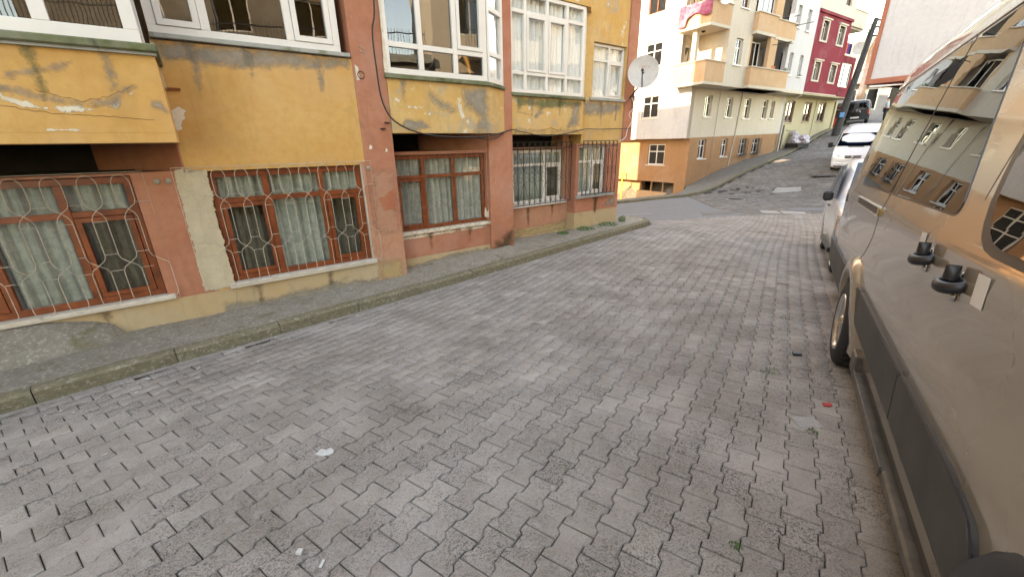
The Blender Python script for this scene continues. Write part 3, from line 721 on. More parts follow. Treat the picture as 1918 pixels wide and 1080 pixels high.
# recessed wall and pillars to the right
wall(BA, 'wall', BRN, 2.365, 4.25, .35, -1.84, .168, [(2.46, 4.22, -1.42, -.15), (2.37, 4.235, -.10, .168)])
M().box(2.366, 4.2, 1.55, 1.57, -.2, .2).box(2.366, 4.2, .57, 1.55, -.14, -.10).box(2.366, 4.2, .52, 1.57, .1685, .19).build('shade_recess', DARKIN, BA)  # shade below the first bay put in as a near-black hollow
M().prism_xy([(4.236, .354), (4.24, .57), (3.5, 1.54), (3.44, 1.50)], -.10, .168).build('recess_cheek', BRN, BA)  # slanted cheek shaped to grade the shade towards the hollow
BA.children[-1]['label'] = 'recessed red-brown wall around the third basement window'
wall(BA, 'wall', CRM, 2.365, 4.25, .353, -2.5, -1.84)
wall(BA, 'pillar', BRN, 4.25, 4.785, .30, -2.5, .16, t=.75)
wall(BA, 'pillar', BRN, 4.60, 4.785, .30, .16, H, t=.3)
wall(BA, 'wall', BRN2, 4.785, 6.78, .85, -1.78, .159, [(4.9, 6.66, -1.26, -.12), (4.79, 6.6, -.08, .159)])
M().box(4.79, 6.75, 1.4, 1.42, -.2, .2).box(4.79, 6.75, 1.07, 1.4, -.12, -.08).box(4.79, 6.75, .85, 1.42, .1605, .18).build('shade_recess', DARKIN, BA)  # near-black colour stands in for the shade under the second bay
wall(BA, 'wall', CRM, 4.785, 6.78, .852, -2.5, -1.78)
wall(BA, 'wall', BRN, 6.78, 8.28, .60, -1.55, -.03, [(6.86, 7.80, -1.16, -.05)], t=.45)
wall(BA, 'wall', CRM, 6.78, 8.28, .602, -2.5, -1.55, t=.45)
wall(BA, 'wall', YELW, 6.90, 8.27, .598, -.03, H, [(7.18, 8.25, .90, 1.98), (7.2, 8.2, 4.0, 5.2)], t=.45)
wall(BA, 'pillar', BRN, 8.27, 8.58, .56, 0.0, H, t=.5)
# end wall, roof and the mass behind
m = M(); m.box(8.06, 8.26, 1.05, 10.1, -3.0, H); m.build('end_wall', YEL, BA); M().box(8.06, 8.26, 10.1, 14, -3.0, HR).build('end_wall', YEL, BA)
M().box(-12.4, 8.25, 14, 14.2, -2.5, HR).build('rear_wall', YEL, BA); M().box(-12.4, 8.25, 9.9, 10.1, HR, H).build('rear_wall', YEL, BA)
M().box(-12.6, 8.6, -.3, 10.3, H, H+.25).build('roof', CEMS, BA); M().box(-12.4, 8.3, 10.3, 14.2, HR, HR+.02).build('roof', CEMS, BA)
M().box(-12.4, -12.2, .25, 14, -2.5, HR).build('end_wall', YEL, BA); M().box(-12.4, -12.2, .25, 10, HR, H).build('end_wall', YEL, BA); M().box(-12.4, -3, .0, .25, 1.0, H).build('wall', YEL, BA)
M().box(-3.0, -.1, -.8, -.6, 2.6, H).build('wall', YEL, BA)
M().box(-.3, -.1, -.6, .0, 2.6, H).build('wall', YEL, BA)

# basement windows (brown) ----------------------------------------------------
window(BA, -2.48, -.63, -1.63, -.27, .06, WOOD, (-1.83, -1.21), (-.64,), .07, .06, GLASS, CURT, sashes=((2, 0), (0, 0)), sill=(-2.7, -.55, -1.69, -1.635, -.05, MARB), seed=1)
window(BA, .05, 1.85, -1.63, -.26, .06, WOOD, (.64, 1.30), (-.61,), .07, .06, GLASS, CURT, sashes=((0, 0), (2, 0)), sill=(.0, 1.90, -1.695, -1.635, -.05, MARB), seed=11)
window(BA, 2.47, 4.21, -1.38, -.16, .42, WOOD, (3.0, 3.57), (-.50,), .06, .06, GLASSC, CURT, sashes=((0, 0),), sill=(2.40, 4.24, -1.44, -1.385, .31, WPEEL), seed=21)
window(BA, 4.92, 6.65, -1.24, -.14, .93, PVCO, (5.25, 6.12), (-.44,), .055, .06, GLASS, CURT, sashes=((2, 0),), sill=(4.8, 6.7, -1.31, -1.245, .80, PVCO), seed=31)
window(BA, 6.87, 7.79, -1.15, -.06, .68, PVCO, (7.36,), (-.42,), .05, .06, GLASS, CURT, sashes=((1, 0),), sill=(6.80, 8.04, -1.22, -1.155, .52, CEMS), seed=41)
# window reveals: room for depth
# upper windows ---------------------------------------------------------------
window(BA, -.12, 1.82, 1.145, 2.55, .06, PVC, (.39, 1.24), (), .085, .07, GLASSD, None, sashes=((0, 0), (2, 0)), depth=1.2, inner=BEIGEIN,
       sill=(-.12, 1.90, 1.095, 1.14, -.05, CEMS))
window(BA, 7.2, 8.24, .92, 1.97, .66, PVC, (7.74,), (1.66,), .05, .06, GLASSC, CURTW, sill=(7.1, 8.26, .86, .915, .55, CEMS), seed=51, sashes=((1, 0),))
window(BA, 7.22, 8.18, 4.02, 5.18, .66, PVC, (7.74,), (4.9,), .05, .06, GLASSB, None)
for z in (3.6, 6.2): window(BA, .12, 1.68, z+.02, z+1.38, .06, PVC, (.6, 1.2), (), .06, .06, GLASSB, None)

# balcony on the far left -----------------------------------------------------
bc = M(); bc.box(-3.2, -.11, -.80, -.66, .15, .80); bc.box(-.25, -.11, -.66, .0, .15, .80); bc.box(-3.2, -.112, -.799, .0, .06, .149)
b1 = bc.build('balcony', YEL, BA)
M().box(-3.3, -.07, -.87, -.62, .825, .89).build('sill', MOSSP, b1, bevel=.01)
M().box(-.29, -.07, -.62, .02, .825, .885).build('sill', MOSSP, b1, bevel=.01)
M().box(-3.25, -.09, -.835, -.70, .80, .824).build('board', CEMS, b1)
M().box(-.13, -.095, -.02, -.005, .60, 1.05).build('board', PEEL, b1)
M().box(-.13, .02, -.02, -.005, .60, .625).build('board', WOOD, b1)
window(BA, -3.2, -.17, .90, 2.45, -.78, PVC, (-2.4, -1.55, -.77), (), .10, .07, GLASSD, None, depth=1.6, inner=BEIGEIN)
# glazed cheek of the balcony (faces along the street)
window(BA, -.70, .02, .90, 2.45, 0, PVC, (), (), .09, .06, GLASSD, None, tr=lambda p: (-.17-p[1], p[0], p[2]), depth=.9, inner=BEIGEIN)

# first glazed bay -------------------------------------------------------------
def splay(a, b):
    d = Vector((b[0]-a[0], b[1]-a[1])); L_ = d.length; d.normalize(); n = Vector((-d.y, d.x))
    return L_, (lambda p: (a[0]+d.x*p[0]+n.x*p[1], a[1]+d.y*p[0]+n.y*p[1], p[2]))
def bay(x0, x1, yf, xe, ye, z0, z1, mat, sillm, sillz):
    fp = [(x0, yf), (x1, yf), (xe, ye), (xe, ye+.5), (x0, ye+.5)]
    o = M().prism_xy(fp, z0, z1).build('bay', mat, BA)
    q = .05; fs = [(x0-.03, yf-q), (x1+.02, yf-q), (xe+.02, ye-.04), (xe+.02, ye+.04), (x1, yf+.14), (x0-.03, yf+.14)]
    M().prism_xy(fs, z1+.001, sillz).build('sill', sillm, o, bevel=.006)
    return o
by = bay(2.37, 4.07, -.02, 4.60, .29, .17, .885, YELW, MOSSP, .94)
window(BA, 2.37, 4.06, .95, 2.5, -.02, PVC, (2.92, 3.49), (1.32, 2.35), .075, .07, GLASSD, None, sashes=((2, 1),), depth=.8, inner=BEIGEIN)
L_, tr = splay((4.10, .01), (4.60, .29))
window(BA, 0, L_, .95, 2.5, 0, PVC, (), (1.38, 2.0), .075, .07, GLASSC, CURTW, tr=tr, depth=.3)
curtain(BA, CURTW, 3.52, 3.95, 1.36, 2.3, .12, 5); curtain(BA, CURTW, 2.45, 2.62, 1.36, 2.3, .12, 6)
M().box(2.37, 4.6, .4, .55, 2.5, H).build('wall', YEL, BA)
M().prism_xy([(2.37, -.02), (4.07, -.02), (4.6, .29), (4.6, .5), (2.37, .5)], 2.5, 2.9).build('wall', YEL, BA)
# second glazed bay
bay(4.79, 6.66, .35, 6.93, .595, .16, .815, YELW, MOSSP, .865)
window(BA, 4.79, 6.64, .875, 2.45, .35, PVC, (5.14, 5.66, 6.16), (1.20, 2.15), .06, .07, GLASSC, CURTW, sashes=((1, 1), (2, 1)), depth=.8, inner=BEIGEIN, seed=60)
L_, tr = splay((6.67, .36), (6.93, .595))
window(BA, 0, L_, .875, 2.45, 0, PVC, (), (1.25, 2.0), .055, .07, GLASSC, CURTW, tr=tr, depth=.22)
M().prism_xy([(4.79, .33), (6.75, .33), (7.05, .59), (7.05, .9), (4.79, .9)], 2.46, 2.62).build('wall', YELW, BA)
M().box(4.785, 6.9, .6, .8, 2.62, H).build('wall', YEL, BA)

# patches of bare and peeling render -------------------------------------------
P_ = lambda mat, pts, y, seed, amp=.02, n=8, t=.003, width=None: patch(BA, mat, pts, y, seed, amp, n=n, t=t, width=width)
P_(PEEL, [(-.27, -1.68), (.06, -1.68), (.06, -.22), (-.25, -.205)], 0, 1, width=.03)
P_(PEEL, [(-.13, -.235), (1.95, -.20), (1.95, -.185), (-.13, -.215)], 0, 2, .012, 20)
P_(WPEEL, [(-.125, .16), (-.06, .20), (.02, .40), (-.03, .44), (-.12, .40)], 0, 3, .03)
P_(GREYP, [(-.10, .90), (.55, .86), (1.9, .97), (1.9, 1.08), (-.10, 1.08)], 0, 4, .05, 14)
P_(WPEEL, [(1.95, .82), (2.0, .84), (2.0, 1.0), (1.94, 1.04)], -.006, 6, .02)
P_(BRN2, [(1.93, -.3), (2.36, -.35), (2.36, -1.3), (1.93, -1.3)], -.006, 7, .03)
P_(BRN, [(2.05, -.72), (2.33, -.62), (2.34, -.98), (2.1, -.92)], -.009, 8, .05)
P_(WPEEL, [(2.00, -.05), (2.055, -.045), (2.06, .0), (2.02, .03), (2.0, .0)], -.006, 9, .01, 4)
P_(WPEEL, [(2.23, -.09), (2.28, -.08), (2.27, -.02), (2.24, -.01)], -.006, 10, .01, 4)
P_(CRM, [(1.90, -2.05), (2.36, -2.05), (2.30, -1.72), (1.93, -1.68)], -.004, 11, .03)
P_(WPEEL, [(2.34, .95), (2.40, .95), (2.40, 1.9), (2.37, 1.9)], -.022, 12, .008)
P_(GREYP, [(3.75, .18), (4.05, .18), (4.06, .86), (3.55, .84), (3.62, .55), (3.85, .42)], -.02, 13, .04)
P_(WPEEL, [(2.45, .63), (2.62, .56), (2.9, .53), (3.02, .44), (2.99, .40), (2.86, .49), (2.6, .52)], -.02, 14, .012, 6)
P_(GREYP, [(2.5, .26), (2.7, .2), (3.0, .24), (2.85, .36), (2.6, .36)], -.02, 15, .03)
P_(WPEEL, [(3.45, .56), (3.55, .60), (3.60, .40), (3.52, .3), (3.5, .45)], -.02, 16, .02)
P_(GREYP, [(2.95, .70), (3.15, .52), (3.4, .47), (3.5, .53), (3.2, .66), (3.0, .78)], -.02, 17, .02)
P_(GREYP, [(6.2, .3), (6.55, .3), (6.6, .78), (6.35, .74), (6.3, .5)], .35, 18, .05)
P_(MOSSP, [(4.95, .60), (5.2, .66), (5.6, .62), (6.6, .70), (6.6, .81), (4.85, .81)], .35, 19, .06, 12)
P_(GREYP, [(4.95, .55), (5.25, .50), (5.4, .44), (5.6, .56), (5.5, .6), (5.35, .5)], .35, 20, .015)
P_(CRM, [(4.85, .17), (5.8, .18), (6.6, .19), (6.5, .26), (5.6, .24), (4.9, .28)], .35, 21, .03, 12)
P_(GREYP, [(6.95, .60), (7.1, .55), (7.8, .60), (8.2, .66), (8.25, .84), (6.95, .84)], .598, 22, .04, 10)
P_(STAIN, [(4.27, -2.2), (4.785, -2.2), (4.785, -1.55), (4.66, -1.62), (4.5, -1.75), (4.32, -1.78)], .30, 23, .05)
P_(WPEEL, [(2.42, -1.51), (4.2, -1.50), (4.21, -1.435), (2.42, -1.445)], .35, 24, .025, 30)
P_(WPEEL, [(4.13, -1.3), (4.24, -1.32), (4.24, -1.15), (4.2, -1.2), (4.15, -1.1)], .35, 25, .012)
P_(STAIN, [(7.42, -1.6), (7.5, -1.62), (7.56, -1.25), (7.40, -1.23)], .60, 26, .02)
P_(GREYP, [(7.7, -1.45), (8.2, -1.5), (8.2, -1.2), (8.0, -1.3)], .60, 27, .04)
P_(CRM, [(4.8, -1.95), (6.75, -1.95), (6.76, -1.72), (5.8, -1.80), (4.9, -1.76)], .85, 28, .03, 14)
P_(GREYP, [(2.42, -2.05), (4.2, -2.05), (4.2, -1.9), (3.4, -1.88), (2.42, -2.0)], .353, 29, .02)
for k, (pts, mt) in enumerate((([(-1.15, .44), (-.95, .36), (-.72, .37), (-.60, .33), (-.70, .31), (-.95, .31), (-1.15, .38)], WPEEL),
      ([(-1.15, .47), (-.95, .40), (-.62, .36), (-.72, .40), (-.92, .44), (-1.15, .51)], GREYP),
      ([(-.66, .40), (-.50, .42), (-.38, .52), (-.30, .55), (-.40, .49), (-.48, .38), (-.6, .37)], GREYP),
      ([(-.56, .365), (-.50, .37), (-.36, .47), (-.33, .51), (-.40, .44), (-.48, .355)], WPEEL),
      ([(-1.02, .155), (-.95, .19), (-.8, .185), (-.70, .155)], WPEEL), ([(-.23, .38), (-.17, .34), (-.13, .30), (-.12, .34), (-.16, .42), (-.22, .43)], GREYP),
      ([(-1.05, .62), (-.8, .66), (-.66, .72), (-.72, .66), (-.9, .59), (-1.1, .56)], GREYP))):
    P_(mt, pts, -.80, 40+k, .012, 6)
for k, (x0_, z0_, ln_, w0_, y_) in enumerate(((.2, 1.08, .5, .05, 0), (.74, 1.08, .34, .04, 0), (1.5, 1.08, .42, .05, 0), (-.9, .80, .4, .04, -.8), (-.45, .80, .3, .05, -.8), (2.6, .88, .35, .04, -.02), (5.3, .81, .4, .05, .35), (6.0, .81, .3, .05, .35), (7.5, .86, .5, .05, .598), (8.0, .86, .4, .04, .598),
        (.3, -1.70, .28, .05, 0), (1.2, -1.70, .22, .05, 0), (-1.2, -1.70, .2, .05, 0), (3.0, -1.44, .3, .05, .35), (3.8, -1.44, .26, .05, .35), (5.6, -1.31, .4, .05, .85), (6.3, -1.31, .3, .04, .85))):
    P_(STAIN if z0_ < 0 else (MOSSP if k in (3, 7) else GREYP), [(x0_-w0_, z0_), (x0_-w0_*.3, z0_-ln_), (x0_+w0_*.3, z0_-ln_*.9), (x0_+w0_, z0_)], y_, 70+k, width=.05)
P_(GREYP, [(-.12, -2.05), (.9, -2.05), (1.9, -2.05), (1.9, -1.95), (1.2, -1.88), (.4, -1.93), (-.12, -1.87)], 0, 95, width=.05)
# hairline cracks: thin dark gaps
def crack(pts, y, r=.0022, seed=0):
    rr = random.Random(seed); q = []
    for a, b in zip(pts, pts[1:]):
        for k in range(9): t = k/9; q.append((a[0]+(b[0]-a[0])*t+rr.uniform(-.006, .006), y, a[1]+(b[1]-a[1])*t+rr.uniform(-.008, .008)))
    M().tube(q, r, 4).build('crack', STAIN, BA)
crack([(-1.2, .36), (-.9, .30), (-.6, .29), (-.2, .25)], -.801, .0018, 1); crack([(-.95, .48), (-.7, .40), (-.5, .45), (-.3, .55)], -.801, .0016, 2)
crack([(5.0, -1.88), (5.5, -1.84), (6.1, -1.83), (6.7, -1.78)], .849, .003, 3); crack([(.05, -1.75), (.02, -1.9), (-.05, -2.0)], -.001, .0015, 4)
crack([(5.5, .23), (5.8, .28), (6.0, .22), (6.1, .3)], .349, .004, 5)
# anchor plugs and rusty ring on the pillar
for s, z in ((-.41, -.34), (-.31, -.34), (1.955, -.30)):
    M().lathe([(.032, 0), (.03, -.012), (.001, -.014)], (s, 0, z), (0, 1, 0), 10).build('anchor_plug', GREYP, BA)
mm = M().tube([(2.02+.045*math.cos(a), -.012, .90+.045*math.sin(a)) for a in [k*.5 for k in range(13)]], .005, 5); mm.build('ring', BLK, BA)
for s, z in ((2.05, 1.24), (2.09, 1.22), (2.055, 1.18), (2.10, 1.165)):
    M().lathe([(.012, 0), (.012, -.006), (.006, -.006), (.005, .0)], (s, -.006, z), (0, 1, 0), 8).build('bolt_hole', GREYP, BA)
M().box(2.20, 2.26, -.06, -.004, .22, .235).build('bracket', BLK, BA); M().box(2.27, 2.33, -.055, -.004, .30, .315).build('bracket', BLK, BA)

# window grilles ------------------------------------------------------------------
def wavy_grille(x0, x1, z0, z1, y, n, mat, r=.0048, label=None):
    """bent wire grille: ovals that cross twice on the way down"""
    root = M().tube([(x0, y, z0), (x1, y, z0), (x1, y, z1), (x0, y, z1), (x0, y, z0+.001)], r*1.1, 5).build('window_grille', mat, BA)
    if label: root['label'] = label
    Hh = z1-z0; p = (x1-x0)/(n+.55); a = p*.29; zc1, zc2 = z1-Hh*.265, z1-Hh*.665
    cx = [x0+p*(.78+k) for k in range(n)]
    def arc(t): return math.sqrt(max(0, 1-(1-t)**2))
    def side(c, sg):
        pts = []
        for k in range(7): t = k/6; pts.append((c+sg*a*arc(t), y, z1-.02-a*1.5*t))
        pts.append((c+sg*a, y, zc1+a*1.3))
        pts += [(c+sg*a*.8, y, zc1+a*.7), (c, y, zc1), ]
        c2 = c-sg*p/2; e = -sg  # swaps over: becomes the opposite flank of the neighbouring oval, offset half a pitch
        pts += [(c2-e*a*1.25+e*0, y, zc1-a*.55), (c2-e*a, y, zc1-a*1.2)]
        pts += [(c2-e*a, y, zc2+a*1.3), (c2-e*a*.8, y, zc2+a*.7), (c2, y, zc2)]
        c3 = c2-sg*p/2*0+ (p/2)*(-sg)
        pts += [(c2+e*a*.75, y, zc2-a*.55), (c2+e*a, y, zc2-a*1.2), (c2+e*a, y, z0+a*1.4)]
        for k in range(1, 6): t = k/5; pts.append((c2+e*a*math.cos(t*math.pi/2), y, z0+a*1.4-(a*1.4-.015)*math.sin(t*math.pi/2)))
        return [(min(max(q[0], x0), x1), q[1], q[2]) for q in pts]
    for i, c in enumerate(cx):
        M().tube(side(c, 1), r, 5, caps=False).build('bar', mat, root)
        M().tube(side(c, -1), r, 5, caps=False).build('bar', mat, root)
    # the short ties between ovals
    for lv, off in ((zc1+a*.95, 0), (zc1-a*1.5, 1), (zc2+a*1.5, 1), (zc2-a*.95, 1)):
        xs = [c+(p/2 if off else 0) for c in cx]; xs = [x0-p+a*0]+xs+[x1+p]
        for q0, q1 in zip(xs, xs[1:]):
            l0, l1 = max(q0+a, x0), min(q1-a, x1)
            if l1-l0 > .02: M().tube([(l0, y, lv), (l1, y, lv)], r*.9, 4).build('tie', mat, root)
    for x, z in ((x0, z1-.06), (x1, z1-.12), (x0, z0+.05), (x1, z0+.05)):
        M().tube([(x, y, z), (x, .0 if y < .2 else y+.12, z)], r*1.3, 5).build('bracket', mat, root)
    return root
wavy_grille(-2.72, -.51, -1.67, -.22, -.05, 8, WIRE, .0037, label='white bent-wire grille over the leftmost window')
wavy_grille(-.26, 1.98, -1.66, -.20, -.055, 9, WIRE, .0036, 'white bent-wire grille over the second window')
wavy_grille(2.42, 4.20, -1.43, -.12, .29, 8, WIRED, .0034, 'thin brown weathered wire grille over the third window')
def scroll_grille(x0, x1, z0, z1, y, n, label):
    root = M().tube([(x0, y, z0), (x1, y, z0)], .007, 4).build('window_grille', BLK, BA); root['label'] = label
    for z in (z1, z1-.14*(z1-z0)*0-.12): M().box(x0, x1, y-.006, y+.006, z-.006, z+.006).build('rail', BLK, root)
    p = (x1-x0)/n
    for i in range(n+1): M().box(x0+i*p-.0055, x0+i*p+.0055, y-.0055, y+.0055, z0-.02, z1).build('bar', BLK, root)
    zm = (z0+z1-.12)/2
    def cc(cx, cz, r0, a0, a1): return [(cx+r0*math.cos(a0+(a1-a0)*k/10), y-.006, cz+r0*math.sin(a0+(a1-a0)*k/10)) for k in range(11)]
    for i in range(0, n, 2):
        a = x0+i*p; b = a+2*p if i+2 <= n else a+p
        for sg in (1, -1):
            q0, q1 = (a, b) if sg > 0 else (b, a)
            mid = (a+b)/2
            M().tube([(q0, y-.004, z1-.13), (mid, y-.004, zm+.08), (mid, y-.004, zm-.08), (q0, y-.004, z0+.01)], .0045, 4).build('bent_bar', BLK, root)
        for xx in (a+p*.5, a+p*1.5):
            if xx > x1: continue
            for zz, rr_0, a0, a1 in ((zm+.045, .34, -60, 240), (zm-.045, .34, 60, -240), (z1-.055, .36, -60, 240), (z0+.06, .36, 60, -240)):
                M().tube(cc(xx, zz, p*rr_0, R(a0), R(a1)), .0042, 4).build('scroll', BLK, root)
    for x in (x0, x1): M().tube([(x, y, z1-.1), (x, y+.22, z1-.1)], .006, 4).build('bracket', BLK, root)
scroll_grille(4.84, 6.62, -1.23, .02, .60, 12, 'black iron scroll grille over the recessed fourth window')
scroll_grille(6.80, 7.92, -1.13, .03, .42, 8, 'black iron scroll grille over the corner window')
at_level(0)

# cement mound against the wall
def mound():
    m = M(); ns, nd = 22, 9; vs_ = []
    for i in range(ns+1):
        s = -3.4+(2.34)*i/ns; h = .36*math.sqrt(max(0, 1-((s+1.75)/.68)**2)) if s > -1.75 else .36
        for j in range(nd+1):
            d = j/nd; hh = h*(math.cos(d*math.pi/2))**.8*(.9+.1*noise.noise(Vector((s*3, d*3, 0))))
            p = fa(s, 6.13-.50*d*(.35+.65*h/.36)); vs_.append((p[0], p[1], -2.03+hh+.004*noise.noise(Vector((s*20, d*15, 1)))+(0 if j < nd else -.05)))
    m.add(vs_, [(i*(nd+1)+j, i*(nd+1)+j+1, (i+1)*(nd+1)+j+1, (i+1)*(nd+1)+j) for i in range(ns) for j in range(nd)], True)
    o = m.build('cement_mound', PVM); return tag(o, kind='structure')
mound()

# cables: the one hanging down the pillar and on along the bays
def loc3(s, D, z): p = fa(s, D); return Vector((p[0], p[1], z))
def smooth_path(pts, k=5):
    out = []
    for i in range(len(pts)-1):
        p0, p1, p2, p3 = pts[max(i-1, 0)], pts[i], pts[i+1], pts[min(i+2, len(pts)-1)]
        for j in range(k):
            t = j/k; out.append(.5*((2*p1)+(p2-p0)*t+(2*p0-5*p1+4*p2-p3)*t*t+(3*p1-p0-3*p2+p3)*t**3))
    return out+[pts[-1]]
def cable(name, pts, r, label, mat=BLK):
    c = pts[0]; q = [p-c for p in smooth_path(pts)]
    o = M().tube(q, r, 6).build(name, mat); o.location = c; return tag(o, label, 'cable')
cable('cable', [loc3(*p) for p in ((2.30, 6.0, 3.2), (2.28, 6.0, 1.78), (2.21, 6.0, 1.41), (2.21, 6.0, .97), (2.24, 6.0, .58), (2.39, 5.99, .32), (2.79, 5.98, .16), (3.33, 5.98, .11), (3.99, 6.03, .12), (4.55, 6.33, .20))], .011, 'thick black cable hanging down the red-brown pillar and under the first bay')
cable('cable', [loc3(*p) for p in ((3.6, 6.0, .13), (4.0, 6.05, .07), (4.3, 6.2, .10), (4.59, 6.36, .20), (4.78, 6.36, .24), (4.96, 6.38, .21), (5.56, 6.4, .13), (6.13, 6.4, .17), (6.71, 6.42, .26), (7.42, 6.62, .27), (8.22, 6.6, .29), (8.6, 6.62, .3))], .009, 'thin black cable sagging under the second bay to the corner pillar')
cable('cable', [loc3(*p) for p in ((8.36, 6.55, .95), (8.4, 6.5, .75), (8.3, 6.55, .6), (8.42, 6.55, .45), (8.35, 6.6, .28), (8.3, 6.6, .1), (8.1, 6.62, .0))], .006, 'loose thin cable dropping below the satellite dish', MATS['white_paper'])

# satellite dish
def dish(name, loc, face, r, label, mat=DISHM, text=None, mount=None, arm=True):
    root = empty(name, loc); tag(root, label, 'satellite dish')
    f = Vector(face).normalized(); q = f.to_track_quat('Z', 'Y'); root.rotation_euler = q.to_euler()
    pr = [(r*t, .16*r*(t*t-1)+.0) for t in (1, .8, .6, .4, .2, .01)]; pr2 = [(a, b-.01) for a, b in pr[::-1]]
    M().lathe(pr+pr2+[pr[0]], (0, 0, 0), (0, 0, 1), 36).build('reflector', mat, root)
    if arm:
        M().tube([(0, -r*.95, -.02), (0, -r*.5, r*.45), (0, -r*.08, r*.75)], .012, 6).build('arm', BLK, root)
        M().lathe([(.001, .05), (.028, .045), (.03, 0), (.022, -.05), (.001, -.055)], (0, -r*.05, r*.78), (0, .1, -1), 12).build('receiver', GPLAS, root)
    if text:
        c = bpy.data.curves.new('t', 'FONT'); c.body = text; c.size = r*.30; c.align_x = 'CENTER'; c.extrude = .001; t = bpy.data.objects.new('t', c); COL.objects.link(t)
        bpy.context.view_layer.update(); me = bpy.data.meshes.new_from_object(t.evaluated_get(bpy.context.evaluated_depsgraph_get())); bpy.data.objects.remove(t)
        me.materials.clear(); me.materials.append(plain('faded_red_print', (.5, .2, .2), .6)); o = bpy.data.objects.new('lettering', me); COL.objects.link(o); o.parent = root; o.location = (r*.1, r*.28, -.125*r+.002)
        o.rotation_euler = (R(-8), 0, 0)
    if mount:
        iv = q.to_matrix().to_4x4().inverted(); mp = iv@(Vector(mount)-Vector(loc))
        M().tube([(0, 0, -.14*r-.01), (0, -r*.5, -.12), mp], .018, 6).build('mount', BLK, root)
    return root
dp = loc3(8.30, 6.25, 1.44)
dish('satellite_dish', dp, (-.36, -.92, .06), .33, 'pale grey satellite dish with faded red lettering on the corner of the yellow building', text='VESTEL', mount=loc3(8.42, 6.66, .95))
# tangle of wires under the dish
tg = M(); rr = random.Random(5)
for k in range(14):
    a = loc3(8.42, 6.56, .98); q = [a]
    for j in range(5): q.append(q[-1]+Vector((rr.uniform(-.06, .07), rr.uniform(-.05, .03), rr.uniform(-.10, .03))))
    tg.tube([p-dp for p in smooth_path(q, 3)], .004, 4, caps=False)
o = tg.build('wire_tangle', BLK); o.location = dp; tag(o, 'tangle of thin black wires on the wall under the satellite dish', 'wires')

# weeds at the foot of the wall and in joints
def weed(loc, n, h, spread, label, name='weed', mat=LEAF, leaf=.03, group=None):
    r = random.Random(int(loc[0]*100)); m = M()
    for k in range(n):
        a = r.uniform(0, 6.28); d = spread*math.sqrt(r.random()); c = Vector((d*math.cos(a), d*math.sin(a), h*r.random()*(1-d/spread*.6)))
        u = Vector((r.uniform(-1, 1), r.uniform(-1, 1), r.uniform(.1, 1))).normalized(); v = u.orthogonal().normalized()*leaf*.4; u = u*leaf*r.uniform(.6, 1.3)
        m.add([c, c+u*.5+v, c+u, c+u*.5-v], [(0, 1, 2, 3)])
    o = m.build(name, mat, fix=False); o.location = loc; return tag(o, label, 'weed', group)
for k, (s, D, z, n, h, sp, lb) in enumerate(((6.35, 6.62, -1.97, 160, .07, .14, 'low green weeds at the wall foot, leftmost of the corner clumps'), (7.0, 6.52, -1.97, 420, .13, .22, 'leafy green weeds below the corner window, biggest clump'),
        (7.75, 6.52, -1.93, 300, .08, .25, 'flat green weeds along the wall foot near the building corner'), (8.38, 6.58, -1.92, 220, .20, .09, 'upright green weed at the very corner of the yellow building'))):
    p = loc3(s, D, z); weed(p, n, h, sp, lb)
for k, (x, y, n, sp, lb) in enumerate(((.985, 1.30, 60, .03, 'moss tuft in a paving joint nearest the camera'), (2.14, 2.89, 130, .09, 'moss strip in a paving joint by the van rear door'), (3.09, 4.13, 80, .07, 'moss in the joint beside the van rear wheel'), (1.9, 2.1, 70, .035, 'small moss tuft beside the loose pale paver'))):
    weed((x, y, gz(x, y)-.008), n, .016, sp, lb, 'moss', LEAF, .011)
for k in range(110):
    t = rnd.uniform(.8, 7); v = .072+.144*rnd.choice((-9, -6, -4, -1, -1, -1, 0, 1, 1, 2, 2))+rnd.uniform(-.02, .02)
    x, y = t*WA[0]+v*RA[0], t*WA[1]+v*RA[1]
    if k == 0: mossm = M()
    for q in range(16):
        c = Vector((x+rnd.uniform(-.018, .018), y+rnd.uniform(-.03, .03), gz(x, y)-.012+rnd.uniform(0, .008))); u = Vector((rnd.uniform(-1, 1), rnd.uniform(-1, 1), rnd.uniform(.2, 1)))*.007; w_ = Vector((-u.y, u.x, 0))*.5
        mossm.add([c, c+u*.5+w_, c+u, c+u*.5-w_], [(0, 1, 2, 3)])
tag(mossm.build('joint_moss', LEAF, fix=False), kind='stuff')

# litter
def scrap(name, x, y, pts, mat, label, cat, h=.004, lift=.002, seed=0, amp=.004, z=None):
    pp = ragged(pts, amp, seed, 3); z0 = (gz(x, y) if z is None else z)
    o = M().prism_xy(pp, lift, lift+h).build(name, mat); o.location = (x, y, z0); return tag(o, label, cat)
scrap('crushed_cup_lid', -1.19, 2.03, [(-.05, -.02), (.0, -.035), (.055, -.015), (.05, .02), (.02, .035), (.01, .015), (-.03, .03)], LITP, 'flattened white scrap on the paving near the front left', 'litter', .008)
scrap('foil_scrap', -.99, 1.33, [(-.012, -.01), (.014, -.012), (.012, .012), (-.01, .012)], LITP, 'small crumpled foil scrap on the pavers close to the camera', 'litter', .014)
scrap('paper_chip', -.86, 1.27, [(-.006, -.018), (.006, -.018), (.006, .018), (-.006, .018)], LITP, 'tiny white cardboard chip at the bottom edge of the paving', 'litter', .004)
scrap('red_scrap', 2.21, 2.39, [(-.03, -.015), (.0, -.022), (.032, -.01), (.03, .014), (-.02, .018)], REDP, 'red plastic scrap on the paving beside the van running board', 'litter', .008)
scrap('black_scrap', 2.55, 3.2, [(-.04, -.015), (.03, -.025), (.045, .01), (-.02, .03)], BPLAS, 'crumpled black scrap on the paving before the van wheel', 'litter', .02)
scrap('pale_paver_top', 1.93, 2.2, [(-.075, -.05), (.075, -.06), (.08, .05), (-.07, .06)], PATCHC, 'loose pale block sitting proud in the paving beside the van', 'paver', .012, -.01)
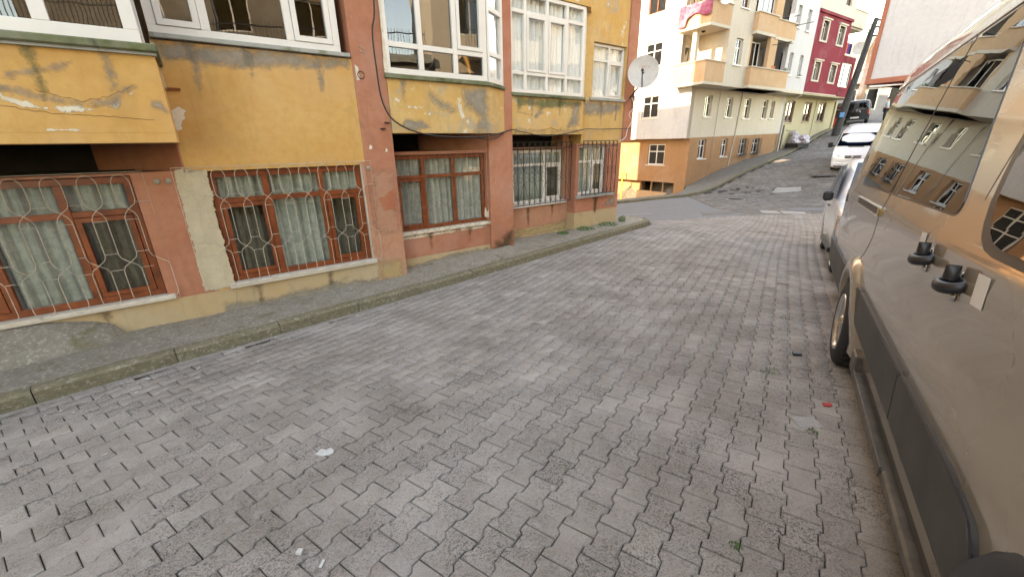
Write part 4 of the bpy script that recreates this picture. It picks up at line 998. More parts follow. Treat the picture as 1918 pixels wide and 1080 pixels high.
lt = random.Random(12); ln = 0
for k in range(34):
    f = lt.random(); i = 2+int(f*4.99); a, b = np.array(KN[i]), np.array(KN[i+1]); p = a+(b-a)*lt.random()+np.array([.6, -.6])*abs(lt.gauss(0, .5))+np.array([.05, -.05])
    l, w2, an = lt.uniform(.006, .022), lt.uniform(.003, .008), lt.uniform(0, 3.14); c, s_ = math.cos(an), math.sin(an)
    pts = [(c*u-s_*v, s_*u+c*v) for u, v in ((-l, -w2), (l, -w2), (l, w2), (-l, w2))]
    if k == 0: litm = M()
    q = M().prism_xy([(p[0]+x, p[1]+y) for x, y in pts], gz(*p)+.0, gz(*p)+.006); litm.add(q.v, q.f)
tag(litm.build('small_litter', LITP), kind='stuff')

# ------------------------------------------------------------------ vehicles
def wheel(parent, c, r, wd, axis, rim=RIM, spokes=5, r_in=.62, cover=False):
    """axis points outwards"""
    ax = Vector(axis).normalized(); c = Vector(c); m = M(); n = 40
    prof = [(r*.64, 0), (r*.80, .012), (r*.93, -.002), (r*.985, -.02), (r, -.04), (r, -wd+.04), (r*.93, -wd), (r*.6, -wd)]
    ty = M().lathe(prof, c, ax, n).build('wheel', RUBBER, parent)
    tr_ = M()
    a = ax.orthogonal().normalized(); b = ax.cross(a)
    for k in range(36):
        an = 2*math.pi*k/36; d = a*math.cos(an)+b*math.sin(an); t = ax.cross(d)
        for h0 in (-.045, -.10, -.155):
            p = c+d*r+ax*h0; tr_.add([p+t*.018-ax*.02, p-t*.010-ax*.02, p-t*.018+ax*.02, p+t*.010+ax*.02]+[q+d*.006 for q in (p+t*.018-ax*.02, p-t*.010-ax*.02, p-t*.018+ax*.02, p+t*.010+ax*.02)], [(4, 5, 6, 7), (0, 1, 5, 4), (1, 2, 6, 5), (2, 3, 7, 6), (3, 0, 4, 7)])
    tr_.build('tread', RUBBER, ty)
    rm = M().lathe([(r*.655, -.008), (r*.65, .008), (r*.60, .002), (r*.57, -.05), (r*.50, -.09), (r*.2, -.09), (.01, -.09)], c, ax, n).build('rim', BPLAS, ty)
    q = M().lathe([(r*.665, -.006), (r*.66, .010), (r*.60, .006), (r*.575, -.02)], c, ax, n)
    for k in range(spokes):
        an = 2*math.pi*(k+.3)/spokes; d = a*math.cos(an)+b*math.sin(an); t = ax.cross(d)
        for rr0, rr1, w0, w1, h0, h1 in ((r*.12, r*.60, .045, .03, -.02, -.012),):
            P = [c+d*rr0+t*w0+ax*h0, c+d*rr0-t*w0+ax*h0, c+d*rr1-t*w1*1.6+ax*h1, c+d*rr1+t*w1*1.6+ax*h1]
            q.add(P+[p-ax*.03 for p in P], [(0, 1, 2, 3), (4, 7, 6, 5), (0, 4, 5, 1), (1, 5, 6, 2), (2, 6, 7, 3), (3, 7, 4, 0)])
    q.lathe([(.001, .002), (r*.13, 0), (r*.17, -.02), (r*.18, -.06)], c, ax, 20)
    q.build('spokes', rim, ty)
    return ty
def extract(o):
    bpy.context.view_layer.update(); me = bpy.data.meshes.new_from_object(o.evaluated_get(bpy.context.evaluated_depsgraph_get()))
    return me
def cut_arches(o, cyl, axis=(0, 1, 0)):
    for (c, r, y0, y1) in cyl:
        k = M().lathe([(.001, 0), (r, 0), (r, y1-y0), (.001, y1-y0)], (c[0], y0, c[1]), axis, 32).build('cutter', RUBBER, None)
        k.parent = o.parent; md = o.modifiers.new('b', 'BOOLEAN'); md.operation = 'DIFFERENCE'; md.object = k; md.solver = 'EXACT'
        me = extract(o); o.modifiers.clear(); o.data = me; bpy.data.objects.remove(k)

# --- the bronze van. local frame: x along the side (away from camera), y across (into the van), z up from road
vs0 = R(-2.5); U3 = Vector((math.sin(AXA)*math.cos(vs0), math.cos(AXA)*math.cos(vs0), math.sin(vs0)))
k1 = R(1.0); V3 = Vector((math.cos(AXA)*math.cos(k1), -math.sin(AXA)*math.cos(k1), math.sin(k1))); V3 = (V3-U3*U3.dot(V3)).normalized(); N3 = V3.cross(U3)
VO = -N3*1.64
# local axes: X = U3, Y = -V3 would be left-handed safe: use X=U3, Y=-V3, Z=N3
van = empty('parked_van', (0, 0, 0)); van.matrix_world = Matrix(((U3.x, -V3.x, N3.x, VO.x), (U3.y, -V3.y, N3.y, VO.y), (U3.z, -V3.z, N3.z, VO.z), (0, 0, 0, 1)))
tag(van, 'large dusty bronze passenger van with dark side cladding parked along the right edge', 'van')
SEC = [(.30, .600), (.46, .572), (.50, .560), (.66, .548), (.74, .543), (.80, .537), (.87, .540), (.93, .552), (1.0, .560), (1.12, .562), (1.24, .561), (1.31, .566), (1.36, .580), (1.43, .597), (1.8, .672), (2.15, .748), (2.28, .778), (2.40, .808), (2.54, .852), (2.68, .925), (2.78, 1.04), (2.85, 1.24), (2.88, 1.57)]
hs = [a for a, b in SEC]; ds = [b for a, b in SEC]
def dv(h): return float(np.interp(h, hs, ds))
def van_body():
    xs = [-.35, -.2, 0, .3, .7, 1.2, 1.8, 2.4, 3.0, 3.6, 4.2, 4.8, 5.4, 6.0, 6.5, 6.75, 6.85]
    m = M(); ring = []
    for x in xs:
        pinch = .12 if x < -.3 else .05 if x < -.15 else (.0 if x < 6.6 else .03 if x < 6.8 else .10)
        low = 1.0 if x < .2 else (1.0+(x-.2)/1.3*1.7 if x < 1.5 else 9)
        lr = [(h, d+pinch) for h, d in SEC]
        lr = [(min(h, 1.0+.9*max(0, x+.35)) if x < .6 else h, d) for h, d in lr]
        full = [(-d, h) for h, d in lr]+[(-(3.14-d), h) for h, d in lr[::-1]][1:]
        ring.append([(x, y, h) for y, h in full])
    n = len(ring[0])
    m.add([p for r_ in ring for p in r_], [(i*n+k, i*n+(k+1) % n, (i+1)*n+(k+1) % n, (i+1)*n+k) for i in range(len(xs)-1) for k in range(n)], True)
    m.add(ring[0], [tuple(range(n))]); m.add(ring[-1], [tuple(range(n))])
    o = m.build('body', VANP, van)
    bm = bmesh.new(); bm.from_mesh(o.data); bmesh.ops.remove_doubles(bm, verts=bm.verts, dist=1e-5); bmesh.ops.recalc_face_normals(bm, faces=bm.faces); bm.to_mesh(o.data); bm.free()
    cut_arches(o, [((4.28, .34), .46, -1.0, -.3), ((.82, .33), .47, -1.0, -.3)])
    for p in o.data.polygons: p.use_smooth = True
    md = o.modifiers.new('n', 'EDGE_SPLIT'); md.split_angle = R(35)
    return o
vb = van_body()
M().box(-.3, 6.7, -2.4, -.82, .28, .5).build('underbody', BPLAS, van)
for cx in (4.28, .82):
    M().lathe([(.475, -.70+.0), (.475, -1.0)], (cx, .0, .33), (0, 1, 0), 28).build('wheel_well', BPLAS, van)
def on_side(pts, off, name, mat, parent=van, thick=.02, bevel=.003, strips=None):
    """panel lying on the van side: outline in (s,h) cut at section heights so it follows the curve"""
    bm = bmesh.new(); bm.faces.new([bm.verts.new((p[0], 0, p[1])) for p in pts])
    for h in hs:
        if min(p[1] for p in pts) < h < max(p[1] for p in pts):
            bmesh.ops.bisect_plane(bm, geom=bm.verts[:]+bm.edges[:]+bm.faces[:], plane_co=(0, 0, h), plane_no=(0, 0, 1))
    bmesh.ops.triangulate(bm, faces=[f for f in bm.faces if len(f.verts) > 4])
    ex = bmesh.ops.extrude_face_region(bm, geom=bm.faces[:])
    nv = {e for e in ex['geom'] if isinstance(e, bmesh.types.BMVert)}
    for v in bm.verts: v.co.y = -dv(v.co.z)+(off if v in nv else off+thick)
    bmesh.ops.recalc_face_normals(bm, faces=bm.faces)
    me = bpy.data.meshes.new(name); bm.to_mesh(me); bm.free(); me.materials.append(mat)
    o = bpy.data.objects.new(name, me); COL.objects.link(o); o.parent = parent; return o
# +y local is towards the camera side, i.e. outward from the van's visible side
def rrect(pts, r, n=5):
    out = []
    m = len(pts)
    for i in range(m):
        p0, p1, p2 = Vector(pts[i-1]), Vector(pts[i]), Vector(pts[(i+1) % m]); a = (p0-p1).normalized(); b = (p2-p1).normalized()
        A, B = p1+a*r, p1+b*r
        for k in range(n+1): t = k/n; q = A*(1-t)**2+p1*2*t*(1-t)+B*t*t; out.append((q.x, q.y))
    return out
on_side(rrect([(3.985, 1.425), (3.985, 2.37), (3.12, 2.37), (2.45, 1.425)], .10), .003, 'side_window', GLASSV, thick=-.008)
on_side(rrect([(5.62, 1.425), (5.98, 2.37), (4.02, 2.37), (4.02, 1.425)], .09), .003, 'side_window', GLASSV, thick=-.008)
on_side(rrect([(4.0, 1.415), (4.0, 2.382), (3.11, 2.382), (2.435, 1.415)], .10), .0005, 'window_gasket', BPLAS, thick=-.012)
on_side(rrect([(5.635, 1.415), (5.995, 2.382), (4.005, 2.382), (4.005, 1.415)], .10), .0005, 'window_gasket', BPLAS, thick=-.012)
fw_ = rrect([(2.14, 1.37), (2.45, 2.25), (.9, 2.25), (.35, 1.37)], .24)
on_side(rrect([(2.19, 1.34), (2.50, 2.28), (.85, 2.28), (.25, 1.34)], .25), .001, 'window_gasket', BPLAS, thick=-.012)
on_side(fw_, .004, 'front_side_window', GLASSV, thick=-.008)
def side_line(pts, name, mat, r=.0035, off=.0): 
    q = []
    for (a, b) in zip(pts, pts[1:]):
        for k in range(6): t = k/6; s, h = a[0]+(b[0]-a[0])*t, a[1]+(b[1]-a[1])*t; q.append((s, -dv(h)+off, h))
    q.append((pts[-1][0], -dv(pts[-1][1])+off, pts[-1][1])); return M().tube(q, r, 5).build(name, mat, van)
side_line([(.2, 2.40), (6.8, 2.40)], 'roof_seam', BPLAS, .006)
side_line([(4.003, 2.39), (4.003, 1.40)], 'door_seam', BPLAS, .004)
side_line([(4.0, 1.27), (4.05, 1.1), (4.2, .92), (4.3, .80)], 'door_seam', GPLAS, .0022)
side_line([(4.003, 1.40), (4.0, 1.31)], 'door_seam', GPLAS, .003)
side_line([(2.36, 2.38), (2.30, 1.5)], 'door_seam', GPLAS, .002)
# sliding-door rail
M().box(4.02, 5.28, -.585, -.555, 1.262, 1.312).build('door_rail_slot', BPLAS, van)
M().box(4.0, 5.30, -.575, -.547, 1.313, 1.322).build('door_rail', CHROME, van, bevel=.002)
M().box(4.0, 5.20, -.575, -.545, 1.253, 1.263).build('door_rail', CHROME, van, bevel=.002)
M().box(3.98, 4.06, -.575, -.548, 1.262, 1.313).build('rail_end_cap', plain('brass_metal', (.5, .36, .18), .25, 1), van, bevel=.003)
# cladding
def clad(pts, lab=None):
    o = on_side(rrect(pts, .035, 3), .022, 'side_cladding', GPLAS, thick=-.03); return o
clad([(2.335, .475), (2.30, .745), (3.74, .745), (3.79, .475)][::-1]); clad([(1.36, .47), (1.26, .60), (1.36, .73), (1.60, .748), (2.285, .745), (2.32, .475)][::-1])
clad([(3.80, .475), (3.755, .745), (3.92, .735), (3.87, .60), (3.84, .475)][::-1])
side_line([(1.29, .60), (1.31, .68), (1.37, .73), (1.48, .752), (1.7, .757), (3.92, .757)], 'cladding_edge', plain('cladding_highlight', (.03, .03, .035), .4, var=0), .003, .017)
# arches flares
def flare(cx, mat, r0, r1, name):
    pts = []; 
    m = M(); n = 22
    for k in range(n+1):
        a = R(-12)+(math.pi+R(24))*k/n
        for rr_, o_ in ((r0, .0), (r0+.006, .042), (r0+.03, .05), (r1, .03), (r1+.03, -.004)):
            x, z = cx+rr_*math.cos(a), .33+rr_*math.sin(a); m.v.append((x, -dv(max(z, .3))+o_, z))
    m.f = [(i*5+k, (i+1)*5+k, (i+1)*5+k+1, i*5+k+1) for i in range(n) for k in range(4)]; m.smooth = [True]*len(m.f)
    return m.build(name, mat, van)
flare(4.28, VANP, .445, .54, 'wheel_arch'); flare(.82, BPLAS, .46, .58, 'wheel_arch')
side_line([(4.85, .45), (6.84, .45)], 'cladding_edge', GPLAS, .01)
on_side([(6.80, .32), (6.80, .70), (4.86, .70), (4.82, .32)], .015, 'side_cladding', GPLAS, thick=-.03)
wheel(van, (4.24, -.515, .335), .365, .24, (0, 1, 0), CHROME, 10); wheel(van, (.82, -.60, .345), .36, .22, (0, 1, 0), CHROME, 10)
wheel(van, (4.28, -2.6, .345), .36, .22, (0, -1, 0)); wheel(van, (.82, -2.6, .345), .36, .22, (0, -1, 0))
M().box(4.70, 4.74, -.80, -.56, .10, .40).build('mudflap', BPLAS, van); M().box(3.50, 3.66, -.66, -.56, .18, .33).build('bracket', ALU, van, bevel=.01)
# running board in two lengths
rbp = empty('running_board', (0, 0, 0), parent=van)
M().box(2.30, 3.46, -.64, -.562, .205, .235).build('tread', ALU, rbp, bevel=.004); M().box(2.30, 3.46, -.566, -.556, .19, .25).build('edge_trim', ALU, rbp, bevel=.002)
M().box(.2, 2.28, -.64, -.562, .20, .255).build('tread', ALU, rbp, bevel=.01); M().box(.2, 2.28, -.64, -.615, .256, .275).build('edge_trim', BPLAS, rbp, bevel=.002)
M().box(.2, 4.35, -.72, -.60, .26, .34).build('sill', GPLAS, van)
# door handles: dark ring grips with a clear cup behind
def grip(s, h):
    root = M().lathe([(.030, 0), (.032, .003), (.02, .005), (.001, .005)], (s, -dv(h)-.004, h), (0, 1, 0), 20).build('door_handle', CHROME, van)
    m = M(); n = 24; w_, hh = .066, .030
    for k in range(n):
        a = 2*math.pi*k/n; ca, sa = math.cos(a), math.sin(a)
        for j in range(8):
            b = 2*math.pi*j/8; rx = w_+.021*math.cos(b); rz = hh+.019*math.cos(b); ry = .030+.013*math.cos(b); m.v.append((s+rx*ca, -dv(h)+.026+ry*sa-.012*abs(ca)**3, h-.016+.022*math.sin(b)-.010*sa))
    m.f = [(k*8+j, ((k+1) % n)*8+j, ((k+1) % n)*8+(j+1) % 8, k*8+(j+1) % 8) for k in range(n) for j in range(8)]; m.smooth = [True]*len(m.f)
    m.build('grip', BPLAS, root)
    m = M(); 
    for j in range(7):
        t = j/6; 
        for k in range(12): a = 2*math.pi*k/12; r_ = .030*math.sqrt(max(.0001, 1-(t*.96)**2)); m.v.append((s+.006+r_*math.cos(a), -dv(h)+.005+.055*math.sin(a)*.4+.02, h+.0+.052*t))
    m.f = [(j*12+k, j*12+(k+1) % 12, (j+1)*12+(k+1) % 12, (j+1)*12+k) for j in range(6) for k in range(12)]; m.smooth = [True]*len(m.f)
    m.build('lock_cap', BPLAS, root)
    M().lathe([(.001, .012), (.018, .008), (.02, 0)], (s+.005, -dv(h)+.002, h-.062), (0, 1, 0), 14).build('cup', CHROME, root)
    return root
grip(2.53, 1.24); grip(2.09, 1.225)
for s, h, w_ in ((2.705, 1.262, .045), (1.885, 1.235, .05)):
    y = -dv(h)+.002; a = R(8)
    pts = [(s-w_, h-.05), (s+w_, h-.055), (s+w_+.006, h+.05), (s-w_+.006, h+.055)]
    M().add([(p[0], y, p[1]) for p in pts]+[(p[0], y+.001, p[1]) for p in pts], [(0, 1, 2, 3), (4, 7, 6, 5), (0, 4, 5, 1), (1, 5, 6, 2), (2, 6, 7, 3), (3, 7, 4, 0)]).build('sticker', PAPER, van)
# roof rail end and interior darkness
M().box(.3, 6.6, -2.3, -.95, .6, .64).build('cabin_floor', DARKIN, van)

# --- generic small vehicle by lofted sections; local x forward, y left, z up
def loft(parent, name, mat, secs, smooth=True, split=40):
    n = len(secs[0][1]); m = M()
    m.add([(x, y, z) for x, ring in secs for y, z in ring], [(i*n+k, i*n+(k+1) % n, (i+1)*n+(k+1) % n, (i+1)*n+k) for i in range(len(secs)-1) for k in range(n)], smooth)
    m.add([(secs[0][0], y, z) for y, z in secs[0][1]], [tuple(range(n))]); m.add([(secs[-1][0], y, z) for y, z in secs[-1][1]], [tuple(range(n))])
    o = m.build(name, mat, parent)
    bm = bmesh.new(); bm.from_mesh(o.data); bmesh.ops.remove_doubles(bm, verts=bm.verts, dist=1e-5); bmesh.ops.recalc_face_normals(bm, faces=bm.faces); bm.to_mesh(o.data); bm.free()
    md = o.modifiers.new('e', 'EDGE_SPLIT'); md.split_angle = R(split)
    return o
def ringp(half):
    return [(y, z) for y, z in half]+[(-y, z) for y, z in half[::-1]]
def body_sections(L_, table):
    """table rows: x, zlow, zbelt, ztop, halfw, halfroof"""
    secs = []
    for x, zl, zb, zt, hw, hr in table:
        hb = hw
        half = [(hw*.82, zl), (hw*.97, zl+.05), (hw, zl+(zb-zl)*.45), (hw*.985, zb-.03), (hw*.965, zb)]
        if zt > zb+.12: half += [(hr+(hw*.95-hr)*.45, zb+(zt-zb)*.55), (hr, zt-.09), (hr*.90, zt-.02), (hr*.55, zt+.008)]
        else: half += [(hw*.93, zb+.008), (hw*.88, zb+.018), (hw*.7, zb+.028), (hw*.4, max(zt, zb+.03))]
        secs.append((x, ringp(half)))
    return secs
def place_vehicle(name, x, y, az, label, cat):
    """az: heading of the vehicle's nose"""
    a = R(az); f = np.array([math.sin(a), math.cos(a)]); l = np.array([-f[1], f[0]]); c = np.array([x, y]); e = 1.3
    zf = gz(*(c+f*e)); zr = gz(*(c-f*e)); zl = gz(*(c+l*.7)); zrr = gz(*(c-l*.7))
    X = Vector((f[0], f[1], (zf-zr)/(2*e))).normalized(); Y = Vector((l[0], l[1], (zl-zrr)/1.4)); Z = X.cross(Y).normalized(); Y = Z.cross(X)
    o = empty(name, (0, 0, 0)); z = (zf+zr)/2
    o.matrix_world = Matrix(((X.x, Y.x, Z.x, x), (X.y, Y.y, Z.y, y), (X.z, Y.z, Z.z, z), (0, 0, 0, 1))); return tag(o, label, cat)
def quadpanel(parent, name, mat, pts, off=(0, 0, 0), t=.008):
    p = [Vector(q) for q in pts]; n = (p[1]-p[0]).cross(p[2]-p[0]).normalized(); k = len(p)
    return M().add([q+Vector(off) for q in p]+[q+Vector(off)-n*t for q in p], [tuple(range(k)), tuple(range(2*k-1, k-1, -1))]+[(i, (i+1) % k, k+(i+1) % k, k+i) for i in range(k)]).build(name, mat, parent)

def figure(parent, name, joints, mat, radii):
    """one continuous skinned surface from connected joints"""
    names = list(joints); me = bpy.data.meshes.new(name); edges = []
    for ch in radii['chains']:
        for a, b in zip(ch, ch[1:]): edges.append((names.index(a), names.index(b)))
    me.from_pydata([joints[n] for n in names], edges, []); o = bpy.data.objects.new(name, me); COL.objects.link(o); o.parent = parent
    md = o.modifiers.new('s', 'SKIN'); lay_ = me.skin_vertices[0].data
    for n, v in zip(names, lay_):
        r = radii.get(n, .05); v.radius = (r, r) if not isinstance(r, tuple) else r
    lay_[0].use_root = True
    sb = o.modifiers.new('d', 'SUBSURF'); sb.levels = 1; sb.render_levels = 1
    m2 = extract(o); o.modifiers.clear(); o.data = m2; m2.materials.clear(); m2.materials.append(mat)
    for p in m2.polygons: p.use_smooth = True
    return o
CH = [['pelvis', 'waist', 'chest', 'neck', 'head', 'crown'], ['chest', 'sho_l', 'elb_l', 'wri_l'], ['chest', 'sho_r', 'elb_r', 'wri_r'], ['pelvis', 'hip_l', 'kne_l', 'ank_l', 'toe_l'], ['pelvis', 'hip_r', 'kne_r', 'ank_r', 'toe_r']]
RD = dict(chains=CH, pelvis=(.15, .12), waist=(.14, .11), chest=(.17, .12), neck=.055, head=(.085, .10), crown=(.07, .085), sho_l=.065, sho_r=.065, elb_l=.045, elb_r=.045, wri_l=.032, wri_r=.032, hip_l=.09, hip_r=.09, kne_l=.06, kne_r=.06, ank_l=.04, ank_r=.04, toe_l=.035, toe_r=.035)
def person(loc, rz, label, pose, shirt, seat=False):
    root = empty('person', loc, rz); tag(root, label, 'person'); j = dict(pose)
    figure(root, 'body', j, SKIN, RD)
    # clothing as a slightly larger skin over trunk, sleeves and legs
    r2 = dict(RD); r2['chains'] = [['pelvis', 'waist', 'chest'], ['chest', 'sho_l', 'elb_l'], ['chest', 'sho_r', 'elb_r']]
    sub = {k: v for k, v in j.items() if k in ('pelvis', 'waist', 'chest', 'sho_l', 'elb_l', 'sho_r', 'elb_r')}
    for k in list(r2):
        if k != 'chains': r2[k] = tuple(x+.018 for x in r2[k]) if isinstance(r2[k], tuple) else r2[k]+.016
    figure(root, 'shirt', sub, shirt, r2)
    r3 = dict(r2); r3['chains'] = [['pelvis', 'hip_l', 'kne_l', 'ank_l'], ['pelvis', 'hip_r', 'kne_r', 'ank_r']]
    figure(root, 'trousers', {k: v for k, v in j.items() if k in ('pelvis', 'hip_l', 'kne_l', 'ank_l', 'hip_r', 'kne_r', 'ank_r')}, DSHIRT, r3)
    h = Vector(j['head']); c = Vector(j['crown'])
    m = M(); mid = (h*.35+c*.65); rad = .118
    for a in range(7):
        for b in range(14):
            th = math.pi*.56*a/6; ph = 2*math.pi*b/14; m.v.append((mid.x-.02+rad*.98*math.sin(th)*math.cos(ph), mid.y+rad*.86*math.sin(th)*math.sin(ph), mid.z+rad*1.0*math.cos(th)+.02))
    m.f = [(a*14+b, a*14+(b+1) % 14, (a+1)*14+(b+1) % 14, (a+1)*14+b) for a in range(6) for b in range(14)]; m.smooth = [True]*len(m.f); m.build('hair', HAIR, root)
    return root

# --- white hatchback behind the van, nose towards the camera
car = place_vehicle('parked_car', 6.54, 6.79, 34.4+180, 'small white van-like car with black bumper parked directly behind the bronze van', 'car')
tb = [(2.02, .34, .62, .62, .66, .4), (1.95, .26, .70, .70, .78, .5), (1.6, .24, .92, .93, .84, .6), (1.1, .24, 1.02, 1.04, .86, .6), (.75, .24, 1.06, 1.10, .87, .62), (.25, .24, 1.08, 1.55, .875, .66), (-.1, .24, 1.08, 1.76, .875, .67), (-.9, .24, 1.08, 1.80, .875, .68), (-1.8, .24, 1.08, 1.78, .87, .67), (-2.05, .28, 1.08, 1.60, .85, .64), (-2.12, .34, 1.0, 1.01, .82, .6)]
cb = loft(car, 'body', WCAR, body_sections(4, tb)); cut_arches(cb, [((1.32, .30), .36, -1.0, -.55), ((1.32, .30), .36, .55, 1.0), ((-1.35, .30), .36, -1.0, -.55), ((-1.35, .30), .36, .55, 1.0)])
for x in (1.32, -1.35):
    wheel(car, (x, -.84, .30), .305, .19, (0, -1, 0), RIM, 6); wheel(car, (x, .84, .30), .305, .19, (0, 1, 0), RIM, 6)
for sg in (-1, 1):
    f_ = lambda pts: [(x, sg*y, z) for x, y, z in pts]
    quadpanel(car, 'door_window', GLASSV, f_([(.42, .872, 1.12), (-.42, .872, 1.12), (-.46, .735, 1.66), (-.02, .735, 1.68)]), (0, sg*.003, 0))
    quadpanel(car, 'door_window', GLASSV, f_([(-.50, .872, 1.12), (-1.25, .872, 1.12), (-1.25, .735, 1.66), (-.52, .735, 1.67)]), (0, sg*.003, 0))
    quadpanel(car, 'quarter_window', GLASSV, f_([(.66, .866, 1.12), (.48, .872, 1.12), (.22, .80, 1.46)]), (0, sg*.003, 0))
    M().box(.44, .60, sg*.90-(.0 if sg < 0 else 0)-(.14 if sg < 0 else 0), sg*.90+(.14 if sg > 0 else 0), 1.08, 1.24).build('wing_mirror', BPLAS, car, bevel=.03)
    quadpanel(car, 'headlight', LAMPG, f_([(1.99, .60, .66), (1.70, .83, .70), (1.58, .84, .88), (1.86, .66, .86)]), (.02, sg*.012, .01), t=.05)
    quadpanel(car, 'indicator', AMBER, f_([(1.72, .835, .70), (1.66, .845, .70), (1.58, .845, .84), (1.64, .84, .86)]), (.025, sg*.02, .01), t=.02)
    M().box(-.5, -.30, sg*.885-.012, sg*.885+.012, .95, .98).build('door_handle', BPLAS, car, bevel=.004)
    M().box(1.70, 2.06, min(sg*.70, sg*.90), max(sg*.70, sg*.90), .24, .60).build('bumper_corner', BPLAS, car, bevel=.03)
    M().box(-1.0, .98, sg*.86-.03, sg*.86+.03, .26, .34).build('side_sill', BPLAS, car, bevel=.01)
M().box(1.95, 2.10, -.69, .69, .24, .58).build('bumper', BPLAS, car, bevel=.03)
quadpanel(car, 'windscreen', GLASSV, [(.74, -.74, 1.12), (.74, .74, 1.12), (.12, .62, 1.68), (.12, -.62, 1.68)], (.02, 0, .02))
M().box(1.99, 2.04, -.35, .35, .62, .72).build('grille', BPLAS, car)

# --- white minibus coming down the hill
mb = place_vehicle('minibus', 19.3, 23.55, 222, 'white minibus facing down the hill with blue reflections in its windscreen', 'minibus')
tb = [(2.32, .40, .70, .71, .72, .5), (2.25, .28, .86, .87, .92, .6), (2.0, .26, 1.12, 1.14, .97, .7), (1.55, .26, 1.30, 1.34, .985, .75), (1.15, .26, 1.34, 1.75, .985, .80), (.75, .26, 1.34, 2.00, .985, .82), (.3, .26, 1.34, 2.06, .985, .83), (-2.2, .26, 1.34, 2.08, .985, .83), (-2.5, .3, 1.34, 2.0, .96, .8)]
bd = loft(mb, 'body', WCAR, body_sections(4, tb)); cut_arches(bd, [((1.42, .33), .40, -1.1, -.62), ((1.42, .33), .40, .62, 1.1), ((-1.6, .33), .40, -1.1, -.62), ((-1.6, .33), .40, .62, 1.1)])
for x in (1.42, -1.6):
    for sg in (-1, 1): wheel(mb, (x, sg*.95, .33), .33, .2, (0, sg, 0), RIM, 5)
quadpanel(mb, 'windscreen', glass('minibus_screen', (.10, .12, .15), -.01, .0, (.05, .11, .26)), [(1.52, -.88, 1.36), (1.52, .88, 1.36), (.80, .76, 1.94), (.80, -.76, 1.94)], (.035, 0, .02))  # blue of the reflected sky is put into the gloss colour
for z, hw_ in ((.93, .36), (.85, .36), (.77, .34)): M().box(2.20, 2.30, -hw_, hw_, z-.018, z+.018).build('grille_bar', BPLAS, mb)
M().lathe([(.001, .02), (.075, .015), (.08, 0)], (2.30, 0, .86), (1, 0, 0), 16).build('badge', LAMPG, mb)
M().box(1.50, 1.64, -.35, .35, 1.335, 1.36).build('bonnet_vent', BPLAS, mb)
for sg in (-1, 1):
    quadpanel(mb, 'headlight', LAMPG, [(2.24, sg*.55, .78), (2.16, sg*.88, .82), (1.98, sg*.90, 1.10), (2.16, sg*.62, .98)][::sg], (.04, sg*.02, .0), t=.06)
    M().tube([(1.35, sg*.96, 1.36), (1.42, sg*1.12, 1.36)], .03, 6).build('mirror_arm', BPLAS, mb)
    M().box(1.36, 1.46, min(sg*1.08, sg*1.30), max(sg*1.08, sg*1.30), 1.28, 1.56).build('wing_mirror', BPLAS, mb, bevel=.03)
    quadpanel(mb, 'side_window', GLASSV, [(.95, sg*.975, 1.40), (.1, sg*.975, 1.40), (.1, sg*.86, 1.90), (.62, sg*.86, 1.90)], (0, sg*.004, 0))
    quadpanel(mb, 'side_window', GLASSV, [(-.05, sg*.975, 1.40), (-2.2, sg*.975, 1.40), (-2.2, sg*.86, 1.90), (-.05, sg*.86, 1.90)], (0, sg*.004, 0))
    M().lathe([(.001, .012), (.03, .01), (.035, 0)], (.50, sg*.62, 2.055), (0, 0, 1), 10).build('roof_marker', BPLAS, mb)
M().box(2.20, 2.40, -.90, .90, .36, .60).build('bumper', WCAR, mb, bevel=.05); M().box(2.24, 2.405, -.78, .78, .37, .43).build('lower_vent', BPLAS, mb)
pl = M().box(2.405, 2.42, -.26, .26, .47, .58).build('number_plate', PAPER, mb)
def text_mesh(body, size, mat, parent, loc, rot, name='lettering'):
    c = bpy.data.curves.new('t', 'FONT'); c.body = body; c.size = size; c.align_x = 'CENTER'; c.align_y = 'CENTER'; c.extrude = .0015; t = bpy.data.objects.new('t', c); COL.objects.link(t)
    bpy.context.view_layer.update(); me = bpy.data.meshes.new_from_object(t.evaluated_get(bpy.context.evaluated_depsgraph_get())); bpy.data.objects.remove(t)
    me.materials.clear(); me.materials.append(mat); o = bpy.data.objects.new(name, me); COL.objects.link(o); o.parent = parent; o.location = loc; o.rotation_euler = rot; return o
text_mesh('61 FL 966', .105, BPLAS, pl, (2.423, 0, .525), (R(90), 0, R(90)))
seatp = dict(pelvis=(0, 0, 0), waist=(-.02, 0, .18), chest=(-.04, 0, .40), neck=(-.03, 0, .58), head=(0, 0, .68), crown=(.01, 0, .80), sho_l=(-.03, .20, .50), elb_l=(.10, .26, .26), wri_l=(.34, .18, .28), sho_r=(-.03, -.20, .50), elb_r=(.10, -.26, .26), wri_r=(.34, -.18, .28),
             hip_l=(.05, .10, 0), kne_l=(.44, .12, .04), ank_l=(.50, .12, -.36), toe_l=(.62, .12, -.38), hip_r=(.05, -.10, 0), kne_r=(.44, -.12, .04), ank_r=(.50, -.12, -.36), toe_r=(.62, -.12, -.38))
mb.matrix_world = mb.matrix_world@Matrix.Scale(.93, 4); mb.location.z -= .08
bpy.context.view_layer.update(); mw = mb.matrix_world
dpos = mw@Vector((.45, .42, .98)); person(dpos, math.atan2(mw[1][0], mw[0][0]), 'driver in dark jacket seated behind the windscreen of the white minibus', seatp, DSHIRT)

